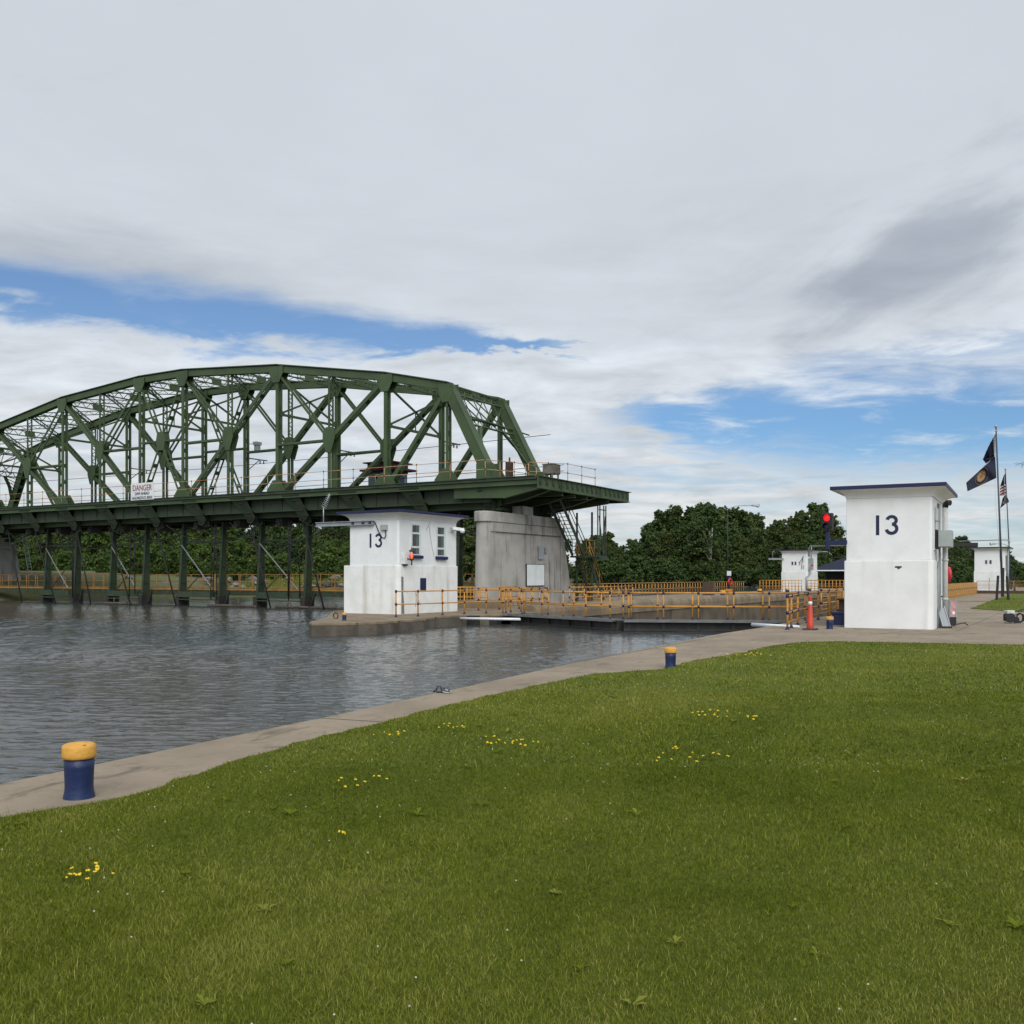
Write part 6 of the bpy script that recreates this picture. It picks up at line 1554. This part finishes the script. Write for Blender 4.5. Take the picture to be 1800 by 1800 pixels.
for px, Yd, sc in ((1715, 150, 0.6), (1790, 165, 0.7), (1770, 170, 0.5), (1700, 160, 0.7), (1682, 158, 0.8), (1740, 172, 0.6)):
    i += 1; tree('bushd', i, px, Yd, 0, sc, 'low dark shrub behind the far right lock house', 'shrubs behind the far right lock house', cat='shrub', name='shrub')
# bare branch tip reaching in at the right edge belongs to a thin tree just outside the picture
q = D(1822, 1040, 70); m = MB(); rr2 = random.Random(5)
bt = thing('tree', 'bare twiggy branch tip of a thin tree at the right edge, beside the flags', 'tree', (q[0], q[1], 0))
e0 = Vector(D(1822, 815, 70)); m.tube([(q[0], q[1], -0.2), (q[0], q[1], 5), tuple(e0 + Vector((0, 0, 2)))], 0.14, 8, True, 0.05); m.build('trunk', BARK, bt)
m = MB(); tip = Vector(D(1785, 816, 70)); m.tube([e0, e0.lerp(tip, 0.5) + Vector((0, 0, 0.1)), tip], 0.03, 5, True, 0.008)
for k in range(16):
    a = e0.lerp(tip, 0.3 + 0.7 * k / 16); m.tube([a, a + Vector((rr2.uniform(-0.3, 0.1), rr2.uniform(-0.3, 0.1), rr2.uniform(-0.35, 0.4)))], 0.012, 4, True, 0.004)
m.build('branch', BARK, bt)
# rocks on the far bank
def rock_mesh(seed):
    r_ = random.Random(seed); m = MB(); m.smooth = False; n = 9; k = 5; vs = []
    for a in range(k):
        ph = math.pi * (a + 0.5) / k
        for b in range(n):
            th = 2 * math.pi * b / n; s_ = r_.uniform(0.75, 1.2); vs.append((math.sin(ph) * math.cos(th) * s_, math.sin(ph) * math.sin(th) * 0.8 * s_, math.cos(ph) * 0.55 * s_))
    fs = [(a * n + b, (a + 1) * n + b, (a + 1) * n + (b + 1) % n, a * n + (b + 1) % n) for a in range(k - 1) for b in range(n)] + [tuple(range(n)), tuple(reversed(range((k - 1) * n, k * n)))]
    m._add(vs, fs); return m.mesh('rock', ROCK)
RM = [rock_mesh(s) for s in range(5)]
for k in range(120):
    px = rr.uniform(20, 700); Yd = 99 + rr.uniform(-1, 9) + max(0, (px - 330) * 0.055); q = LXY((px - 900) / FPX * Yd, Yd)
    o = bpy.data.objects.new('rock', RM[k % 5]); COL.objects.link(o); s_ = rr.uniform(0.25, 0.75); o.scale = (s_ * 1.3, s_, s_); o.location = (q[0], q[1], 0.25 + rr.uniform(0.0, 1.3)); o.rotation_euler = (0, 0, rr.uniform(0, 6))
    tag(o, 'grey brown boulder on the weedy slope of the far bank', 'rock', 'boulders on the far bank')

# ------------------------------------------------------------------ grass
rng = np.random.default_rng(42)
def pip(poly, x, y):
    """vectorised point in polygon"""
    inside = np.zeros(len(x), bool); n = len(poly); j = n - 1
    for i_ in range(n):
        xi, yi = poly[i_]; xj, yj = poly[j]
        c = ((yi > y) != (yj > y)) & (x < (xj - xi) * (y - yi) / (yj - yi + 1e-12) + xi)
        inside ^= c; j = i_
    return inside
def patches(x, y, seed=0):
    r_ = np.random.default_rng(seed); v = np.zeros(len(x)); wt = 0
    for f, a in ((0.35, 1.0), (0.8, 0.8), (1.9, 0.7), (4.2, 0.55), (9.0, 0.4)):
        for k in range(3):
            th = r_.uniform(0, 6.28); ph = r_.uniform(0, 6.28); ff = f * r_.uniform(0.7, 1.4)
            v += a * np.sin(ff * (x * math.cos(th) + y * math.sin(th)) + ph + 0.8 * np.sin(ff * 0.6 * (y * math.cos(th) - x * math.sin(th)) + ph * 2)); wt += a * 0.7
    return v / wt
def sample(n, Y0, Y1, half=0.80):
    Y = np.sqrt(rng.uniform(Y0 ** 2, Y1 ** 2, n)); X = rng.uniform(-half, half, n) * Y
    return X * CY - Y * SY, X * SY + Y * CY, Y
def blades(n, Y0, Y1, h, w, half=0.80, poly=LAWN, stalk=False):
    x, y, Y = sample(n, Y0, Y1, half); k = pip(poly, x, y); x, y, Y = x[k], y[k], Y[k]
    p = patches(x, y, 1); p2 = patches(x * 1.3 + 9, y * 1.3, 2); p3 = patches(x * 2.1 - 4, y * 2.1 + 3, 6)
    n = len(x)
    cl = rng.uniform(0, 1, n)
    keep = rng.uniform(0, 1, n) < np.clip(0.80 + 0.35 * p3, 0.3, 1.0)
    x, y, Y, p, p2, p3, cl = [a[keep] for a in (x, y, Y, p, p2, p3, cl)]; n = len(x)
    hh = h * rng.lognormal(0, 0.34, n) * np.clip(1 + 0.40 * p2, 0.45, 1.7); ww = w * rng.uniform(0.6, 1.3, n)
    az = rng.uniform(0, 2 * np.pi, n); ln = rng.uniform(0.25, 1.25, n) * hh * (0.85 + 0.45 * np.clip(p3 + 0.3, 0, 1))
    dx, dy = np.cos(az), np.sin(az); tw = az + np.pi / 2 + rng.normal(0, 0.5, n); sx, sy = np.cos(tw), np.sin(tw)
    z0 = np.full(n, 0.018)
    def P(f, o, wd): return np.stack([x + dx * ln * o + sx * ww * wd, y + dy * ln * o + sy * ww * wd, z0 + hh * f], 1)
    v = np.stack([P(0, 0, -0.5), P(0, 0, 0.5), P(0.55, 0.28, -0.42), P(0.55, 0.28, 0.42), P(0.92, 1.0, 0)], 1).reshape(-1, 3)
    o = np.arange(n)[:, None] * 5
    q = o + np.array([[0, 1, 3, 2]]); t = o + np.array([[2, 3, 4]])
    dry = rng.uniform(0, 1, n) < (np.clip(0.09 + 0.26 * p, 0.02, 0.45) if not stalk else 0.7)
    band = 0.055 * np.tanh(4 * np.sin((x * 0.97 + y * 0.24) * 2 * np.pi / 2.6))       # faint mowing bands along the quay
    ti = np.clip(0.42 + band + 0.34 * p + 0.20 * p2 + rng.normal(0, 0.20, n), 0.0, 0.72); ti[dry] = rng.uniform(0.62, 1.0, dry.sum())
    return v, q, t, np.repeat(ti, 5)
parts = [blades(410000, 2.6, 5.2, 0.021, 0.0026), blades(480000, 5.2, 8.5, 0.021, 0.0036), blades(370000, 8.5, 14, 0.023, 0.0064), blades(330000, 14, 28, 0.026, 0.012)]
# long bent stalks
parts += [blades(900, 3.3, 9, 0.075, 0.0020, stalk=True), blades(1300, 9, 22, 0.10, 0.004, stalk=True)]
# broad weed leaves, in rosettes
def rosettes(n):
    x, y, Y = sample(n, 3.4, 14); k = pip(LAWN, x, y); x, y = x[k], y[k]; vs = []; qs = []; ts = []
    for a, b in zip(x, y):
        kk = rng.integers(5, 9); s = rng.uniform(0.03, 0.07); tn = rng.uniform(0.25, 0.75)
        for j in range(kk):
            t_ = 2 * math.pi * (j + rng.uniform(-0.2, 0.2)) / kk; d = np.array([math.cos(t_), math.sin(t_), 0]); sd = np.array([-d[1], d[0], 0]); L_ = s * rng.uniform(0.7, 1.3); c = np.array([a, b, 0.03]); o = len(vs); up = rng.uniform(0.25, 0.7)
            vs += [c, c + d * L_ * 0.55 + sd * L_ * 0.19 + np.array([0, 0, L_ * up * 0.7]), c + d * L_ + np.array([0, 0, L_ * up * 0.75]), c + d * L_ * 0.55 - sd * L_ * 0.19 + np.array([0, 0, L_ * up * 0.7])]; qs.append([o, o + 1, o + 2, o + 3]); ts += [tn] * 4
    return np.array(vs), np.array(qs), None, np.array(ts)
parts.append(rosettes(110))
V = []; Q = []; T = []; TI = []; off = 0
for v, q, t, ti in parts:
    V.append(v); Q.append(q + off); TI.append(ti)
    if t is not None: T.append(t + off)
    off += len(v)
me = np_mesh('grass', np.concatenate(V), np.concatenate(Q), np.concatenate(T), np.concatenate(TI), BLADE)
g = bpy.data.objects.new('grass', me); COL.objects.link(g); tag(g, 'rough cut green grass with drier patches covering the foreground lawn', 'grass', kind='stuff')
v, q, t, ti = blades(60000, 44, 75, 0.045, 0.024, 0.58, LAWN2)
me = np_mesh('grass', v, q, t, ti, BLADE); g = bpy.data.objects.new('grass', me); COL.objects.link(g); tag(g, 'short grass on the far lawn around the flagpoles', 'grass', kind='stuff')
# weeds along the bank
x, y, Y = sample(26000, 95, 122, 0.60); sel = (Y > 97 + np.maximum(0, (x * CY + y * SY) / Y * FPX + 900 - 330) * 0.05) & ((x * CY + y * SY) / Y < -0.02)
x, y, Y = x[sel], y[sel], Y[sel]; n = len(x); p = patches(x * 0.4, y * 0.4, 9)
hh = np.clip(0.45 + 0.35 * p + rng.normal(0, 0.12, n), 0.1, 1.2); az = rng.uniform(0, 6.28, n); zb = np.clip((Y - 97) * 0.07, -0.4, 1.7) - 0.05
v = np.stack([np.stack([x - 0.05 * np.cos(az), y - 0.05 * np.sin(az), zb], 1), np.stack([x + 0.05 * np.cos(az), y + 0.05 * np.sin(az), zb], 1), np.stack([x + 0.3 * hh * np.sin(az), y + 0.3 * hh * np.cos(az), zb + hh], 1)], 1).reshape(-1, 3)
me = np_mesh('weeds', v, None, np.arange(n * 3).reshape(-1, 3), np.repeat(np.clip(0.4 + 0.25 * p + rng.normal(0, 0.15, n), 0, 0.9), 3), BLADE)
g = bpy.data.objects.new('weeds', me); COL.objects.link(g); tag(g, 'tall weeds and reeds on the far bank below the trees', 'weeds', kind='stuff')
# white clover heads
x, y, Y = sample(1500, 3.5, 24); k = pip(LAWN, x, y) & (patches(x, y, 4) > -0.15); x, y, Y = x[k], y[k], Y[k]
m = MB()
for a, b, yy in zip(x, y, Y):
    z = rng.uniform(0.05, 0.085); r_ = 0.0045 + 0.00022 * yy
    m.lathe([(r_ * 0.4, -r_ * 0.7), (r_, 0), (r_ * 0.5, r_ * 0.75)], (float(a), float(b), float(z)), 5, False)
tag(m.build('clover', CLOVER), 'tiny white clover heads scattered through the lawn', 'clover', kind='stuff')
# yellow flower clumps
fl_at = [(150, 1556, 13, 0.20, 'left foreground near the bottom left corner'), (640, 1390, 10, 0.35, 'in the left middle of the lawn'), (690, 1300, 7, 0.4, 'on the lawn near the mid coping'), (795, 1290, 8, 0.3, 'on the lawn below the iron cleat'), (888, 1317, 16, 0.5, 'in the centre of the lawn, widest clump'), (1240, 1266, 10, 0.4, 'on the lawn below the mid picture bollard'), (1325, 1268, 9, 0.4, 'on the lawn right of another clump below the house'), (1195, 1340, 14, 0.7, 'scattered loosely on the right middle of the lawn'), (1315, 1157, 12, 0.6, 'at the far lawn edge near the coping'), (595, 1488, 3, 0.15, 'of only a few heads, left of centre in the foreground')]
for k, (px, py, n, sp, wh) in enumerate(fl_at):
    q = G(px, py); r_ = random.Random(100 + k); dist = math.hypot(*q)
    f = thing('flower_clump', 'clump of small yellow flowers ' + wh, 'flowers', (q[0], q[1], 0.0), 'clumps of yellow flowers in the lawn'); ORG[f] = (0, 0, 0)
    hs_ = 0.0085 + 0.00045 * dist
    for j in range(n):
        along = r_.gauss(0, sp * 0.32); dep = r_.gauss(0, sp * 0.30)
        a, b = along * CY - dep * SY, along * SY + dep * CY; z = r_.uniform(0.06, 0.095)
        sm = MB(); sm.tube([(a * 0.95, b * 0.95, 0), (a, b, z)], 0.0015, 3, False); m = MB()
        for t_ in range(r_.choice((2, 3, 4))):
            th = t_ * 1.57 + r_.uniform(-0.4, 0.4); c_ = (a + hs_ * 0.6 * math.cos(th), b + hs_ * 0.6 * math.sin(th), z + r_.uniform(-0.002, 0.006))
            m.lathe([(hs_ * 0.2, -hs_ * 0.5), (hs_ * 0.66, 0), (hs_ * 0.3, hs_ * 0.45)], c_, 6, False)
        hd = m.build('flower_head', FLOWER, f); sm.build('stem', STEM, hd)
